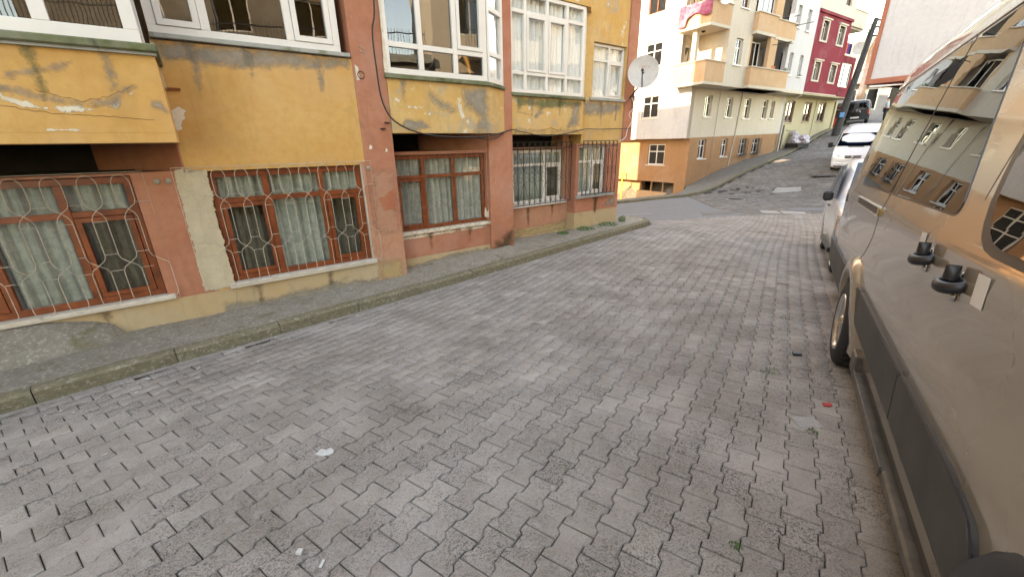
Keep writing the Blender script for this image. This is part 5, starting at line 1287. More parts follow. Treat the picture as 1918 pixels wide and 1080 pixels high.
# --- black off-roader further up, seen from behind with a person beside it
su = place_vehicle('parked_car', 28.6, 35.9, 40, 'black off-road car with an open door parked at the top of the street', 'car')
tb = [(2.1, .40, .80, .82, .80, .6), (2.0, .34, 1.0, 1.02, .86, .6), (1.0, .34, 1.08, 1.12, .88, .65), (.6, .34, 1.10, 1.55, .88, .7), (.3, .34, 1.12, 1.74, .88, .72), (-1.9, .34, 1.12, 1.76, .88, .72), (-2.05, .36, 1.10, 1.70, .86, .70), (-2.1, .42, 1.0, 1.02, .84, .6)]
sb_ = loft(su, 'body', KCAR, body_sections(4, tb)); cut_arches(sb_, [((x, .36), .42, a, b) for x in (1.3, -1.3) for a, b in ((-1.0, -.5), (.5, 1.0))])
for x in (1.3, -1.3):
    for sg in (-1, 1): wheel(su, (x, sg*.84, .36), .36, .22, (0, sg, 0), RIM, 5)
quadpanel(su, 'rear_window', GLASSB, [(-2.08, .66, 1.16), (-2.08, -.66, 1.16), (-2.06, -.60, 1.58), (-2.06, .60, 1.58)], (-.02, 0, 0))
M().lathe([(.001, .12), (.25, .12), (.30, .06), (.30, 0)], (-2.12, -.05, .92), (-1, 0, 0), 20).build('spare_wheel_cover', KCAR, su)
M().box(-2.18, -2.1, -.26, .26, .50, .61).build('number_plate', PAPER, su)
M().box(-2.2, -2.05, -.82, .82, .36, .50).build('bumper', BPLAS, su, bevel=.03)
for sg in (-1, 1):
    M().box(-2.13, -2.09, sg*.78-.05, sg*.78+.05, .75, 1.05).build('tail_light', REDP, su, bevel=.01)
    quadpanel(su, 'side_window', GLASSB, [(.55, sg*.87, 1.15), (-1.8, sg*.87, 1.15), (-1.8, sg*.75, 1.62), (.35, sg*.75, 1.62)], (0, sg*.004, 0))
dr = M().box(.2, .26, .9, 1.75, .45, 1.10).build('door', KCAR, su, bevel=.02); M().box(.21, .25, .92, 1.6, 1.12, 1.62).build('door_window', GLASSB, dr); 
stand = dict(pelvis=(0, 0, .92), waist=(0, 0, 1.08), chest=(.01, 0, 1.32), neck=(.0, 0, 1.48), head=(.02, 0, 1.58), crown=(.02, 0, 1.69), sho_l=(.0, .19, 1.42), elb_l=(.05, .27, 1.14), wri_l=(.24, .20, 1.02), sho_r=(.0, -.19, 1.42), elb_r=(.02, -.26, 1.13), wri_r=(.20, -.16, .98),
             hip_l=(0, .10, .88), kne_l=(.02, .11, .48), ank_l=(-.02, .11, .08), toe_l=(.12, .12, .04), hip_r=(0, -.10, .88), kne_r=(.02, -.11, .48), ank_r=(-.02, -.11, .08), toe_r=(.12, -.12, .04))
person((29.3, 34.0, gz(29.3, 34.0)), R(150), 'person with dark hair in a pale blue shirt standing beside the black off-road car', stand, SHIRT)

# ------------------------------------------------------------------ cream building across the side street
ZC = 3.0
def azf(az): return R(90-az)
CO = (10.017, 23.795)
CB_ = empty('apartment_building', (CO[0], CO[1], -ZC), azf(57))
tag(CB_, 'cream apartment building with orange ground storey and peach balconies on the uphill corner', 'building')
at_level(ZC)
def shear(o, z0, k):
    for v in o.data.vertices:
        if abs(v.co.z-ZC-z0) < 1e-3: v.co.z += k*v.co.x
low = [(.90, 1.62, -1.0), (3.15, 3.82, -.95), (5.15, 5.92, -.89), (6.65, 7.5, -.83)]
lw = wall(CB_, 'wall', ORNG, 0, 9.9, 0, -3.4, .14, [(a, b, z, .07) for a, b, z in low], t=.3); shear(lw, .14, .022); lw['label'] = 'orange ground-storey wall'
row2 = [(.95, 1.62, 1.24, 2.33), (3.05, 3.72, 1.24, 2.31), (4.95, 5.68, 1.2, 2.33), (7.1, 7.72, 1.23, 2.33), (8.15, 8.6, 1.26, 2.3)]
uw = wall(CB_, 'wall', CREAM, 0, 9.9, .001, .14, 2.66, row2, t=.3); shear(uw, .14, .022)
# gable, lower (orange, set back) and upper (pale, proud)
wallx(CB_, 'wall', ORNG, 0.0, .3, 12, -2.35, .12, [(1.57, 2.77, -1.36, -.16)], t=.3)
wallx(CB_, 'wall', ORNG, 0.0, .3, .70, -3.4, -2.35, t=.3); wallx(CB_, 'wall', ORNG, .45, 3.4, 12, -4.6, -2.35, t=.3); wallx(CB_, 'wall', PEACH, 0.0, .7, 3.4, -4.6, -2.95, t=.3)
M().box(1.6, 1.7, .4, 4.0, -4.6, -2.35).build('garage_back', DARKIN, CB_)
for k in range(3): M().box(.1, .2, 1.5+k*.85, 1.58+k*.85, -2.95, -2.35).build('garage_post', ORNG, CB_)
wallx(CB_, 'wall', BLUEW, -.38, .9, 12, .121, 10.2, [(2.05, 3.20, 1.27, 2.50), (2.15, 3.30, 3.95, 5.2), (2.2, 3.35, 6.6, 7.85), (7, 8.1, 1.27, 2.5), (7, 8.1, 3.95, 5.2)], t=.3)
wallx(CB_, 'wall', BLUEW, -.38, .0, .9, .121, 2.66, t=.3)
M().box(-.379, 0, -.0, .3, .121, 2.66).build('wall', CREAM, CB_)
M().box(-.36, 9.9, .32, 12, .10, .12).build('floor_slab', ORNG, CB_); M().box(-.378, 0.0, 0.0, 12, .10, .1205).build('soffit', ORNG, CB_)
gtr = lambda gx: (lambda p: (gx+p[1], p[0], p[2]))
for a, b, c, d, gx, fm, cm in ((1.57, 2.77, -1.36, -.16, .06, PVC, None), (2.05, 3.20, 1.27, 2.50, -.31, PVC, CURT), (2.15, 3.30, 3.95, 5.2, -.31, PVC, CURT), (2.2, 3.35, 6.6, 7.85, -.31, WOOD, CURTW), (7, 8.1, 1.27, 2.5, -.31, PVC, None), (7, 8.1, 3.95, 5.2, -.31, PVC, None)):
    window(CB_, a+.01, b-.01, c+.01, d-.01, 0, fm, ((a+b)/2,), (c+(d-c)*.64,), .06, .05, GLASSB, cm, tr=gtr(gx), depth=.35, sill=(a-.1, b+.1, c-.05, c+.0, -.10, PVC))
for i, (a, b, z) in enumerate(low):
    fr = window(CB_, a+.01, b-.01, z+.01, .06, .12, PVC, ((a+b)/2,), (z+(.07-z)*.66,), .06, .05, GLASSB, CURT if i < 2 else None, depth=.4, sill=(a-.08, b+.08, z-.06, z+.005, -.06, PVC if i < 2 else CEMS))
    if i > 1:
        g = M().tube([(a, -.12, z), (b, -.12, z), (b, -.12, .05), (a, -.12, .05), (a, -.12, z)], .012, 4).build('window_grille', BLK, CB_)
        for k in range(1, 6): M().box(a+(b-a)*k/6-.008, a+(b-a)*k/6+.008, -.125, -.11, z, .05).build('bar', BLK, g)
        for zz in (z+.25, z+.5): M().box(a, b, -.125, -.11, zz-.008, zz+.008).build('rail', BLK, g)
        M().box(a, b, -.3, -.1, z+.02, z+.04).build('tray', BLK, g)
for a, b, c, d in row2:
    window(CB_, a+.01, b-.01, c+.01, d-.01, .12, PVC, ((a+b)/2,), (c+(d-c)*.64,), .055, .05, GLASSB, CURT, depth=.4, sill=(a-.08, b+.08, c-.06, c+.005, -.06, PVC))
# overhanging upper storeys
M().box(.69, 9.75, -1.0, .3, 2.66, 2.82).build('floor_slab', CREAM, CB_)
M().box(-.97, .69, -1.0, .9, 2.67, 2.80).build('floor_slab', CREAM, CB_)
M().box(-.97, .69, -1.0, .9, 5.22, 5.36).build('floor_slab', CREAM, CB_); M().box(-.97, .69, -1.0, .9, 7.8, 7.95).build('floor_slab', CREAM, CB_)
wall(CB_, 'wall', CREAM, .70, 2.75, -1.0, 2.82, 10.2, [(1.4, 2.08, 3.70, 4.92), (1.4, 2.08, 6.25, 7.5)], t=.25)
for z in (3.70, 6.25): window(CB_, 1.41, 2.07, z+.01, z+1.21, -.9, PVC if z < 5 else WOOD, (1.74,), (z+.8,), .055, .05, GLASSB, CURT, depth=.4, sill=(1.32, 2.16, z-.05, z+.005, -1.06, PVC))
def parapet(x0, x1, y0, y1, z0, z1, left=True, cap=True):
    m = M().box(x0, x1, y0, y0+.12, z0, z1)
    if left: m.box(x0, x0+.12, y0+.12, y1, z0, z1)
    m.box(x1-.12, x1, y0+.12, y1, z0, z1)
    o = m.build('balcony', PEACH, CB_)
    c = M().box(x0-.05, x1+.05, y0-.05, y0+.17, z1+.001, z1+.05)
    if left: c.box(x0-.05, x0+.17, y0+.17, y1, z1+.001, z1+.05)
    c.build('coping', MARB, o); return o
parapet(-.97, .69, -1.0, .9, 2.805, 3.72); parapet(-.97, .69, -1.0, .9, 5.365, 6.24)
# recess behind the corner balconies
for z0, z1 in ((2.80, 5.22), (5.36, 7.8)):
    wallx(CB_, 'wall', CREAM, .69, -.75, .9, z0, z1, t=.2)
    wall(CB_, 'wall', CREAM, -.38, .69, .9, z0, z1, [(-.12, .48, z0+.05, z0+2.0)], t=.2)
    window(CB_, -.11, .47, z0+.06, z0+1.99, .95, PVC, (), (), .10, .05, GLASSB, None, depth=.3, inner=BEIGEIN, name='balcony_door')
    M().lathe([(.001, -.09), (.07, -.07), (.10, -.01), (.10, 0)], (-.15, -.1, z1), (0, 0, 1), 14).build('ceiling_lamp', DARKIN, CB_)
M().box(-.7, -.45, -.12, .1, 2.80, 5.22).build('column', CREAM, CB_)
# projecting peach bays with loggias
def loggia(x0, x1, y0, zs, mir=False):
    for z0, z1, zt in zs:
        parapet(x0, x1, y0, .3, z0, z1)
        m = M().box(x0, x1, .45, .6, z0, zt); m.build('wall', CREAM, CB_)
        M().box(x0, x1, y0, .6, z0-.14, z0-.001).build('floor_slab', CREAM, CB_)
loggia(2.76, 4.74, -1.25, ((2.80, 3.66, 5.08), (5.36, 6.18, 7.7)))
loggia(4.75, 6.85, -1.25, ((2.80, 3.66, 5.08), (5.30, 6.08, 7.7)))
wall(CB_, 'pillar', PEACH, 4.35, 5.1, -1.22, 3.66, 10.2, t=.2)
wall(CB_, 'pillar', PEACH, 2.76, 2.9, -1.0, 3.66, 5.2, t=.2)
window(CB_, 2.95, 4.3, 3.72, 5.0, -.7, PVC, (3.4, 3.85), (), .05, .05, GLASSB, CURTW, depth=.5)
window(CB_, 2.8, 4.3, 6.23, 7.7, -1.1, PVC, (3.3, 3.8), (), .05, .05, GLASSB, None, depth=.5)
window(CB_, 5.2, 6.0, 5.38, 7.2, .38, PVC, (), (6.2,), .08, .05, GLASSB, CURT, depth=.3, name='balcony_door')
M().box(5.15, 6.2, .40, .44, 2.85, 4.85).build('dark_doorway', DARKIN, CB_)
wall(CB_, 'wall', CREAM, 4.75, 6.85, .44, 7.7, 10.2)
wall(CB_, 'wall', BLUEW, 6.85, 9.75, -1.0, 2.82, 10.2, [(7.2, 7.62, 3.6, 4.78), (8.5, 8.92, 3.6, 4.75), (7.2, 7.62, 6.05, 7.15), (8.45, 8.87, 6.0, 7.1)], t=.25)
for x0, z0, z1 in ((7.2, 3.6, 4.78), (8.5, 3.6, 4.75), (7.2, 6.05, 7.15), (8.45, 6.0, 7.1)):
    window(CB_, x0+.01, x0+.41, z0+.01, z1-.01, -.88, PVC, (), (z0+.75,), .05, .05, GLASSB, CURTW, depth=.35, sill=(x0-.06, x0+.48, z0-.05, z0+.005, -1.08, PVC))
M().box(-.97, 9.75, -.9, 12, 10.2, 10.5).build('roof', CEMS, CB_); M().box(9.5, 9.75, 0, 12, -2, 10.2).build('end_wall', BLUEW, CB_); M().box(0, 9.75, 11.7, 12, -4, 10.2).build('rear_wall', CREAM, CB_)
# downpipe, laundry poles, cables on the facade
M().tube([(9.95, -.06, -.9), (9.95, -.06, 2.2), (9.8, -.9, 2.62)], .045, 8).build('downpipe', PVC, CB_)
M().tube([(2.2, -.03, -2.4), (2.2, -.03, .14), (2.25, -.03, 2.6)], .012, 5).build('conduit', CEMS, CB_); M().tube([(5.05-.9, -.03, -1.6), (4.4, -.03, .3), (4.55, -.03, 2.6)], .03, 6).build('downpipe', CREAM, CB_)
for x, z in ((5.0, 6.12), (6.6, 6.0), (4.6, 4.85)): M().tube([(x, -1.2, z), (x+.5, -1.95, z+.1)], .018, 5).build('laundry_bracket', BLK, CB_)
at_level(0)
def cw(x, y, z): a = azf(57); return Vector((CO[0]+x*math.cos(a)-y*math.sin(a), CO[1]+x*math.sin(a)+y*math.cos(a), z))
# banner, flower pots, dish
bn = M(); n1, n2 = 14, 10; 
for i in range(n1+1):
    for j in range(n2+1):
        u, v = i/n1, j/n2; drop = (.95 if u < .25 else .55+.1*math.sin(u*9)); xx = -1.03-.03*math.sin(u*17+v*3)-.05*v
        bn.v.append(tuple(cw(xx, .75-1.75*u, 6.3-drop*v)-cw(-1, 0, 6.3)))
bn.f = [(i*(n2+1)+j, i*(n2+1)+j+1, (i+1)*(n2+1)+j+1, (i+1)*(n2+1)+j) for i in range(n1) for j in range(n2)]; bn.smooth = [True]*len(bn.f)
o = bn.build('banner', CLOTHP, fix=False); o.location = cw(-1, 0, 6.3); md = o.modifiers.new('s', 'SOLIDIFY'); md.thickness = .006; tag(o, 'crumpled pink and white banner hanging over the corner balcony', 'banner')
dish('satellite_dish', cw(-.35, -1.25, 6.38), (-.5, -.85, .1), .32, 'white satellite dish on the parapet beside the pink banner', PVC, arm=False)
for k, (x, lb) in enumerate(((4.95, 'left orange flower pot on the balcony parapet'), (5.2, 'orange flower pot right of the other one on the balcony parapet'))):
    o = M().lathe([(.06, 0), (.085, .16), (.075, .16), (.05, .02), (.001, .02)], (0, 0, 0), (0, 0, 1), 12).build('flower_pot', plain('terracotta_pot', (.5, .14, .05), .8)); o.location = cw(x, -1.19, 3.712); tag(o, lb, 'flower pot')
weed(tuple(cw(6.55, -1.19, 3.712)), 60, .25, .09, 'green pot plant on the right end of the balcony parapet', 'potted_plant', LEAF2, .07)
weed(tuple(cw(8.7, -1.06, 3.6)), 50, .12, .12, 'small plant on a narrow window sill of the cool white wall', 'potted_plant', LEAF2, .06)

# ------------------------------------------------------------------ dark red building with pale yellow ground floor
ZR = 1.6
def root57(name, x, y, zb, label):
    c = cw(x, y, 0); o = empty(name, (c.x, c.y, -zb), azf(57)); return tag(o, label, 'building')
RB = root57('apartment_building', 9.78, 0, ZR, 'narrow building with dark red middle storeys above a pale yellow ground floor')
at_level(ZR)
wall(RB, 'wall', LYEL, .12, 7.7, .0, -3, 2.66, [(.35, 1.5, 1.05, 2.4), (2.95, 4.05, 1.12, 2.4), (5.2, 6.3, 1.15, 2.45), (.1, .68, -1.3, .88)], t=.3)
for a, b, z0, z1 in ((.35, 1.5, 1.05, 2.4), (2.95, 4.05, 1.12, 2.4), (5.2, 6.3, 1.15, 2.45)):
    window(RB, a+.01, b-.01, z0+.01, z1-.01, .08, WOODD, ((a+b)/2,), (), .13, .06, GLASSB, None, depth=.3, sill=(a-.05, b+.05, z0-.06, z0+.005, -.05, LYEL))
M().box(.12, .66, .05, .09, -1.2, .86).build('door', BLK, RB); M().tube([(1.0, -.03, .55), (2.3, -.03, .52), (2.35, -.03, .1)], .02, 5).build('conduit', CEMS, RB)
M().box(4.6, 4.68, -.04, -.001, -.5, 2.5).build('downpipe', LYEL, RB)
M().box(7.7, 7.95, -.1, .25, -2, 2.6).build('pillar', LYEL, RB)
M().box(0.0, 7.7, -1.0, .3, 2.66, 2.74).build('floor_slab', LYEL, RB); M().box(-.02, 4.75, -1.04, -.9, 2.745, 2.80).build('cornice', MARB, RB)
w_r = [(.62, 1.62, 3.44, 4.64), (2.98, 4.0, 3.44, 4.63), (.62, 1.62, 5.66, 6.88), (3.0, 4.05, 5.64, 6.86)]
wall(RB, 'wall', REDW, 0.0, 4.77, -1.0, 2.80, 7.16, [(a+.12, b-.12, c+.1, d-.08) for a, b, c, d in w_r], t=.3)
for a, b, c, d in w_r:
    f_ = window(RB, a+.13, b-.13, c+.11, d-.09, -.85, PVC, (), (c+.85,), .06, .05, GLASSB, CURTW, depth=.3)
    m = M()
    for q in ((a, a+.12, c, d), (b-.12, b, c, d), (a+.12, b-.12, c, c+.1), (a+.12, b-.12, d-.08, d)): m.box(q[0], q[1], -1.05, -.86, q[2], q[3])
    m.build('surround', MARB, f_); M().box(a-.08, b+.08, -1.12, -.98, d+.001, d+.07).build('lintel', MARB, f_)
M().box(-.02, 4.8, -1.1, -.98, 7.16, 7.30).build('cornice', REDW, RB); M().box(-.02, 4.8, -1.06, -.9, 7.301, 7.34).build('flashing', BLK, RB)
wall(RB, 'wall', CREAM, 0, 4.8, -1.0, 7.34, 10.6, [(3.3, 4.1, 7.95, 9.2), (.8, 1.6, 7.95, 9.2)], t=.3)
for a in (.8, 3.3): window(RB, a+.01, a+.79, 7.96, 9.19, -.9, WOODD, (a+.4,), (), .08, .05, GLASSB, None, depth=.3)
wall(RB, 'wall', REDW, 4.78, 7.6, -.72, 2.74, 5.35, [(5.15, 7.3, 3.42, 4.95)], t=.3)
window(RB, 5.16, 7.29, 3.43, 4.94, -.66, PVC, (6.2,), (), .09, .06, GLASSB, CURTW, depth=.35)
M().box(4.78, 7.6, -.72, -.6, 5.351, 5.40).build('coping', CREAM, RB)
M().box(4.8, 7.6, .3, .5, 5.35, 10.6).build('wall', CREAM, RB)
o = M().box(4.82, 7.6, -.8, -.68, 7.1, 8.05).box(4.82, 7.6, -.68, .3, 7.0, 7.1).build('balcony', CREAM, RB); M().box(4.8, 7.65, -.84, -.66, 8.051, 8.1).build('coping', MARB, o)
M().box(5.2, 5.9, .28, .32, 8.0, 9.8).build('balcony_door', PVC, RB)
M().box(0, 7.9, -.9, 10, 10.6, 10.9).build('roof', CEMS, RB); M().box(7.4, 7.6, .3, 10, -2, 10.6).build('end_wall', CREAM, RB)
at_level(0)
rw = lambda x, y, z: cw(9.78+x, y, z)
for k, (x, c, lb) in enumerate(((5.0, (.6, .12, .03), 'orange cloth'), (5.38, (.08, .03, .22), 'purple cloth'), (5.75, (.01, .01, .03), 'navy cloth'))):
    m = M(); 
    for i in range(7):
        for j in (0, 1): m.v.append((i*.055, .02*math.sin(i*1.9+k)+j*.01, -.62*j))
    m.f = [(2*i, 2*i+1, 2*i+3, 2*i+2) for i in range(6)]; m.smooth = [True]*6
    o = m.build('laundry', plain('laundry_cloth_%d' % k, c, .9), fix=False); o.location = rw(x, -.85, 6.05); o.rotation_euler = (0, 0, azf(57)); tag(o, lb+' hanging on the washing line above the dark red balcony', 'laundry')
wl_ = cable('washing_line', [rw(4.9, -.85, 6.05), rw(6.3, -.85, 6.06)], .006, 'washing line above the dark red balcony')
dish('satellite_dish', rw(6.9, -.95, 8.5), (-.55, -.8, .1), .42, 'pale satellite dish on the highest cream balcony', PVC, arm=False)
dish('satellite_dish', rw(7.1, -.95, 5.9), (-.55, -.8, .1), .42, 'pale satellite dish just right of the pole, above the red balcony', PVC, arm=False)

# utility pole leaning by the kerb
pb = Vector((23.66, 31.2, gz(23.66, 31.2)-.05)); pt = Vector((24.85, 31.55, 7.55))
po = empty('utility_pole', pb); tag(po, 'leaning grey utility pole with cable arms on the far kerb', 'utility pole')
M().tube([(0, 0, 0), pt-pb], .25, 8, r2=.14).build('pole', POLEM, po)
d = (pt-pb)
for f in (.985, .93, .86): p = d*f; M().box(p.x-.1, p.x+1.5, p.y-.08, p.y+.08, p.z-.05, p.z+.05).build('cross_arm', BLK, po)
M().box(d.x*.19-.36, d.x*.19-.33, d.y*.19-.2, d.y*.19+.16, d.z*.19-.2, d.z*.19+.22).build('bracket', POLEM, po)
o = M().box(-.13, .13, -.012, .012, -.16, .16).build('number_plate', BLUEP, po); o.location = d*.19+Vector((-.22, -.26, 0)); o.rotation_euler = (0, 0, R(-38))
cable('cable', [pb+d*.99, pb+d*.99+Vector((-.35, -.2, -.3)), pb+d*.9+Vector((-.42, -.25, 0)), pb+d*.6+Vector((-.3, -.3, 0)), pb+d*.5+Vector((-.25, -.28, 0))], .035, 'black cable looping down the utility pole')
for k, (f, tx) in enumerate(((.985, (16.0, 17.8, 6.6)), (.93, (15.6, 18.2, 6.1)), (.86, (15.5, 18.1, 5.5)), (.56, (15.4, 18.0, 3.9)))):
    a = pb+d*f+Vector((1.2, 0, 0)) if k < 3 else pb+d*f; b = Vector(tx); mid = (a+b)/2-Vector((0, 0, .35))
    cable('cable', [a, mid, b], .022, ['uppermost', 'second', 'third', 'lowest sagging'][k]+' black cable from the utility pole to the white building')

# rubbish pile and crate on the pavement by the black door
bp = rw(1.75, -.55, 0); zb_ = gz(bp.x, bp.y)+.12
root = empty('garbage_bags', (bp.x, bp.y, zb_+.25)); tag(root, 'heap of pale rubbish bags on a dark crate against the yellow wall', 'garbage bags')
for k in range(9):
    bm = bmesh.new(); bmesh.ops.create_icosphere(bm, subdivisions=3, radius=.24)
    for v in bm.verts: v.co *= 1+.28*noise.noise(v.co*6+Vector((k*3, 0, 0))); v.co.z *= .8
    me = bpy.data.meshes.new('bag'); bm.to_mesh(me); bm.free(); me.materials.append(BAGM)
    for p in me.polygons: p.use_smooth = True
    o = bpy.data.objects.new('bag', me); COL.objects.link(o); o.parent = root; o.location = ((k % 4)*.26-.35+.05*(k//4), (k % 3)*.12-.1, .15+.24*(k//4))
ct = empty('crate', (bp.x-.1, bp.y-.1, zb_), azf(57)); tag(ct, 'low dark slatted crate on the pavement under the rubbish bags', 'crate')
for k in range(3): M().box(-.8, .8, -.42, -.38, .02+k*.09, .08+k*.09).build('slat', BPLAS, ct); M().box(-.8, .8, .38, .42, .02+k*.09, .08+k*.09).build('slat', BPLAS, ct)
for x in (-.8, 0, .78): M().box(x, x+.04, -.38, .38, .0, .28).build('slat', BPLAS, ct)
# meter box, yellow gas pipe beside the garage
gp = cw(-.3, 4.4, 0)
M_ = M().tube([(0, 0, -.9), (0, 0, .9), (.25, .1, .9)], .035, 6).build('gas_pipe', plain('yellow_pipe', (.6, .42, .03), .5)); M_.location = (gp.x, gp.y, -2.9); tag(M_, 'yellow gas pipe on the sunlit wall beside the garage opening', 'pipe')

# ------------------------------------------------------------------ white building on the right of the hill
WC = Vector((13.05, 16.35, 0)); ZW = 3.0
WBd = empty('apartment_building', (WC.x, WC.y, -ZW), R(90-152)); tag(WBd, 'white rendered building with terracotta edging raised over an open porch, right of the hill road', 'building')
# local x runs back towards the camera (az 152), local y = az 62 (into the block)
at_level(ZW)
M().box(.13, 9.0, 0, .3, 1.98, 11).build('wall', WALLW, WBd)
M().box(0, .13, -.03, .3, 1.82, 11).build('edge_trim', TRIM, WBd); M().box(.13, 9.0, -.03, .3, 1.82, 1.979).build('edge_trim', TRIM, WBd)
M().box(0, .3, .3, 9, 1.82, 11).build('wall', BLUEW, WBd)
M().box(.0, 9.0, .3, 9, 1.82, 2.0).build('floor_slab', TRIM, WBd); M().box(0, 9, -.03, 9, 11, 11.3).build('roof', CEMS, WBd)
M().box(1.35, 9, .02, .3, -3, 1.82).build('wall', TRIM, WBd)
M().box(1.2, 1.34, .3, 8, -3, 1.82).build('wall', TRIM, WBd)
M().tube([(1.22, -.06, -2.6), (1.22, -.06, 1.70), (.2, -.06, 1.72)], .05, 8).build('drain_pipe', PVC, WBd); M().tube([(1.10, -.05, -2.6), (1.10, -.05, 1.62)], .02, 6).build('cable_conduit', PVC, WBd)
M().box(1.24, 1.40, -.02, .02, -2.6, 1.8).build('corner_board', PVCO, WBd)
at_level(0)
def ww(x, y, z): a = R(90-152); return Vector((WC.x+x*math.cos(a)-y*math.sin(a), WC.y+x*math.sin(a)+y*math.cos(a), z))
# long pale cloth hanging at the far edge
m = M(); prof = [(0, 3.35), (.06, 3.0), (.10, 2.6), (.10, 2.2), (.05, 1.7), (0, 1.38)]
for z_, (o_, z) in enumerate(prof):
    for j in range(6): m.v.append((-.05-.22*j/5*(1 if z_ else .3), .03*math.sin(j*1.9)+o_, z))
m.f = [(i*6+j, i*6+j+1, (i+1)*6+j+1, (i+1)*6+j) for i in range(5) for j in range(5)]; m.smooth = [True]*25
o = m.build('hanging_cloth', two_tone('peach_cloth', (.62, .42, .28), (.72, .6, .55), 3), fix=False); o.location = ww(0, .2, 0); o.rotation_euler = (0, 0, R(90-152)); md = o.modifiers.new('s', 'SOLIDIFY'); md.thickness = .02; tag(o, 'long pale peach cloth hanging from the corner of the white building', 'cloth')
for k, (x, y, c, lb) in enumerate(((-.5, 2.6, (.6, .36, .28), 'peach coloured board hung under the white building'), (-.4, 4.2, (.25, .27, .3), 'grey board hung under the white building'))):
    p = ww(x-1.2, y+9, 3.0); o = M().box(-.55, .55, -.03, .03, -.35, .35).build('hanging_board', plain('board_%d' % k, c, .8)); o.location = p; o.rotation_euler = (0, 0, R(-38)); tag(o, lb, 'board')

# ------------------------------------------------------------------ grey building closing the street, shrubs, red bin
GB = empty('house', (33, 46, 0), R(-35)); tag(GB, 'grey building in deep shade closing the top of the street', 'house')
wall(GB, 'wall', GREYB, -9, 14, 0, -2, 9, [(-7+k*1.7, -6+k*1.7, 2.6, 4.6) for k in range(11)], t=.3)
for k in range(11): window(GB, -6.98+k*1.7, -6.02+k*1.7, 2.62, 4.58, .1, PVC if k % 3 == 0 else PVCO, (), (), .09, .05, GLASSB, None, depth=.5)
M().box(-9, 14, -.9, 0, 5.0, 5.3).build('floor_slab', GREYB, GB); M().box(-9, 14, .3, 8, 9, 9.3).build('roof', CEMS, GB)
def shrub(x, y, h, r, label, n=900):
    z = gz(x, y); root = empty('shrub', (x, y, z)); tag(root, label, 'shrub')
    q = random.Random(int(x*10)); st = M()
    for k in range(6): a = q.uniform(0, 6.28); st.tube([(0, 0, 0), (r*.4*math.cos(a), r*.4*math.sin(a), h*.7)], .02, 5, r2=.006)
    st.build('stem', WOODD, root); m = M()
    for k in range(n):
        a = q.uniform(0, 6.28); e = q.random()**.5; zz = q.random(); c = Vector((r*e*math.cos(a), r*e*math.sin(a), h*(.1+.9*zz)*(1-.35*e))); u = Vector((q.uniform(-1, 1), q.uniform(-1, 1), q.uniform(-.3, 1))).normalized(); v = u.orthogonal().normalized()*.04; u *= .11
        m.add([c, c+u*.5+v, c+u, c+u*.5-v], [(0, 1, 2, 3)])
    m.build('foliage', LEAF2, root, fix=False)
shrub(26.0, 34.6, 1.1, .5, 'green shrub between the red bin and the black car'); shrub(26.7, 35.2, .9, .5, 'low green shrub nearest the black off-road car')
rb = empty('red_bin', (25.3, 34.0, gz(25.3, 34.0)), R(-30)); tag(rb, 'faded red wheeled bin on the pavement behind the utility pole', 'bin')
M().prism_xy([(-.4, -.35), (.4, -.35), (.4, .35), (-.4, .35)], .12, 1.05).build('body', REDP, rb, bevel=.05)
M().box(-.46, .46, -.42, .42, 1.06, 1.16).build('lid', REDP, rb, bevel=.03); M().box(-.46, .46, -.50, -.42, .9, .98).build('handle', REDP, rb)
for sg in (-1, 1): M().lathe([(.001, .05), (.1, .05), (.1, 0), (.001, 0)], (sg*.35, .1, .1), (sg, 0, 0), 14).build('wheel', RUBBER, rb)

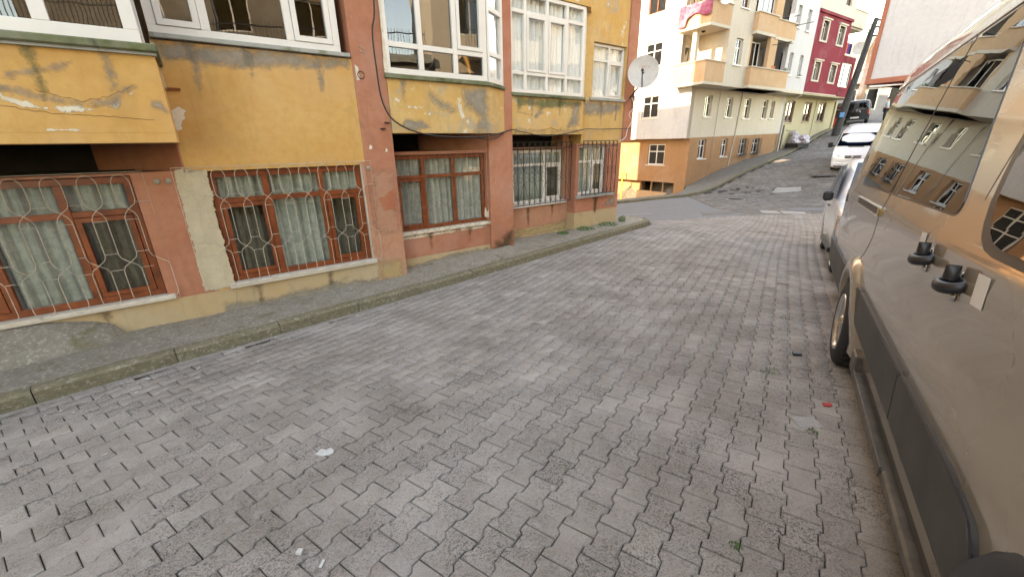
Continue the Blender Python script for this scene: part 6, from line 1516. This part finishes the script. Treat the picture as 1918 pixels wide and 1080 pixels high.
# ------------------------------------------------------------------ houses across the road (behind the van) and added unseen light blockers
def plain_house(name, x, y, az, L_, D_, H_, zb, wm, label, bands=3, sill=PVC, rail=True):
    o = empty(name, (x, y, zb), azf(az)); tag(o, label, 'building')
    ho = []; fl = 2.9
    n = int(L_/3.2)
    for f in range(int(H_/fl)):
        for k in range(n): ho.append((1.0+k*3.2, 2.4+k*3.2, .9+f*fl, 2.3+f*fl))
    wall(o, 'wall', wm, 0, L_, 0, -1.5, H_, ho, t=.3)
    for a, b, c, d in ho: window(o, a+.01, b-.01, c+.01, d-.01, .1, PVC, ((a+b)/2,), (), .06, .05, GLASSB, None, depth=.4, inner=DARKIN)
    M().box(0, .3, .3, D_, -1.5, H_).build('end_wall', wm, o); M().box(L_-.3, L_, .3, D_, -1.5, H_).build('end_wall', wm, o); M().box(.3, L_-.3, D_-.3, D_, -1.5, H_).build('rear_wall', wm, o)
    M().box(-.2, L_+.2, -.2, D_+.2, H_, H_+.3).build('roof', CEMS, o)
    if rail:
        for f in range(1, int(H_/fl)):
            b_ = M().box(1.0, L_-1, -1.1, 0, f*fl-.15, f*fl).build('balcony', wm, o)
            m = M(); m.box(1, L_-1, -1.08, -1.05, f*fl+.85, f*fl+.88)
            for k in range(int((L_-2)/.14)): m.box(1+k*.14, 1.018+k*.14, -1.075, -1.057, f*fl, f*fl+.98)
            m.build('railing', BLK, b_)
    return o
# local x direction given by az; the front faces local -y
hb = plain_house('apartment_building', 18.6, 11.4, 214.4, 13, 9, 12.5, -2.1, CREAM, 'sunlit cream apartment building across the road, uphill of the terrace wall')
h = plain_house('apartment_building', 11.0, .4, 214.4, 15, 9, 5.3, -1.9, OPPM, 'low grey-brown house with an iron terrace railing across the road behind the van')
h4 = plain_house('apartment_building', 11.6, -3.6, 214.4, 12, 8, 11, -1.9, OPPM, 'tall grey-brown building behind the terrace house across the road', rail=False)
sky_blocker = plain_house('apartment_building', -12.5, 42, 150, 20, 8, 15, -4.5, CREAM, 'added unseen cream building closing the sky over the side street', rail=False)  # added out of view to cut the skylight on the gable
sun_blocker = plain_house('apartment_building', -7.9, -16.9, -22, 17.8, 8, 11.6, -2.2, CREAM, 'added unseen cream building blocking the sun behind the camera', rail=False)  # added out of view to keep the sun off the near road

rr_ = M().box(0, 15, -.15, -.11, 6.35, 6.39)
for k in range(118): rr_.box(k*.127, k*.127+.018, -.14, -.122, 5.6, 6.52)
rr_.build('roof_railing', BLK, h)

# groups of like things
GR = {'satellite_dish': 'satellite dishes on the facades', 'cable': 'black cables strung on walls and pole', 'concrete_slab': 'pale slabs at the edge of the crossing', 'cement_patch': 'cement patches in the road', 'apartment_building': 'apartment buildings along the streets',
      'shrub': 'shrubs at the top of the street', 'flower_pot': 'flower pots on the balcony', 'laundry': 'laundry on the red balcony', 'weed': 'weeds along the foot of the yellow building', 'moss': 'moss in the paving joints', 'parked_car': 'cars parked in the street',
      'potted_plant': 'potted plants on the cream building', 'hanging_board': 'boards hung under the white building', 'person': 'people further up the street'}
for o in bpy.data.objects:
    if o.parent is None and o.get('label') and not o.get('kind'):
        k = o.name.split('.')[0]
        if k in GR: o['group'] = GR[k]
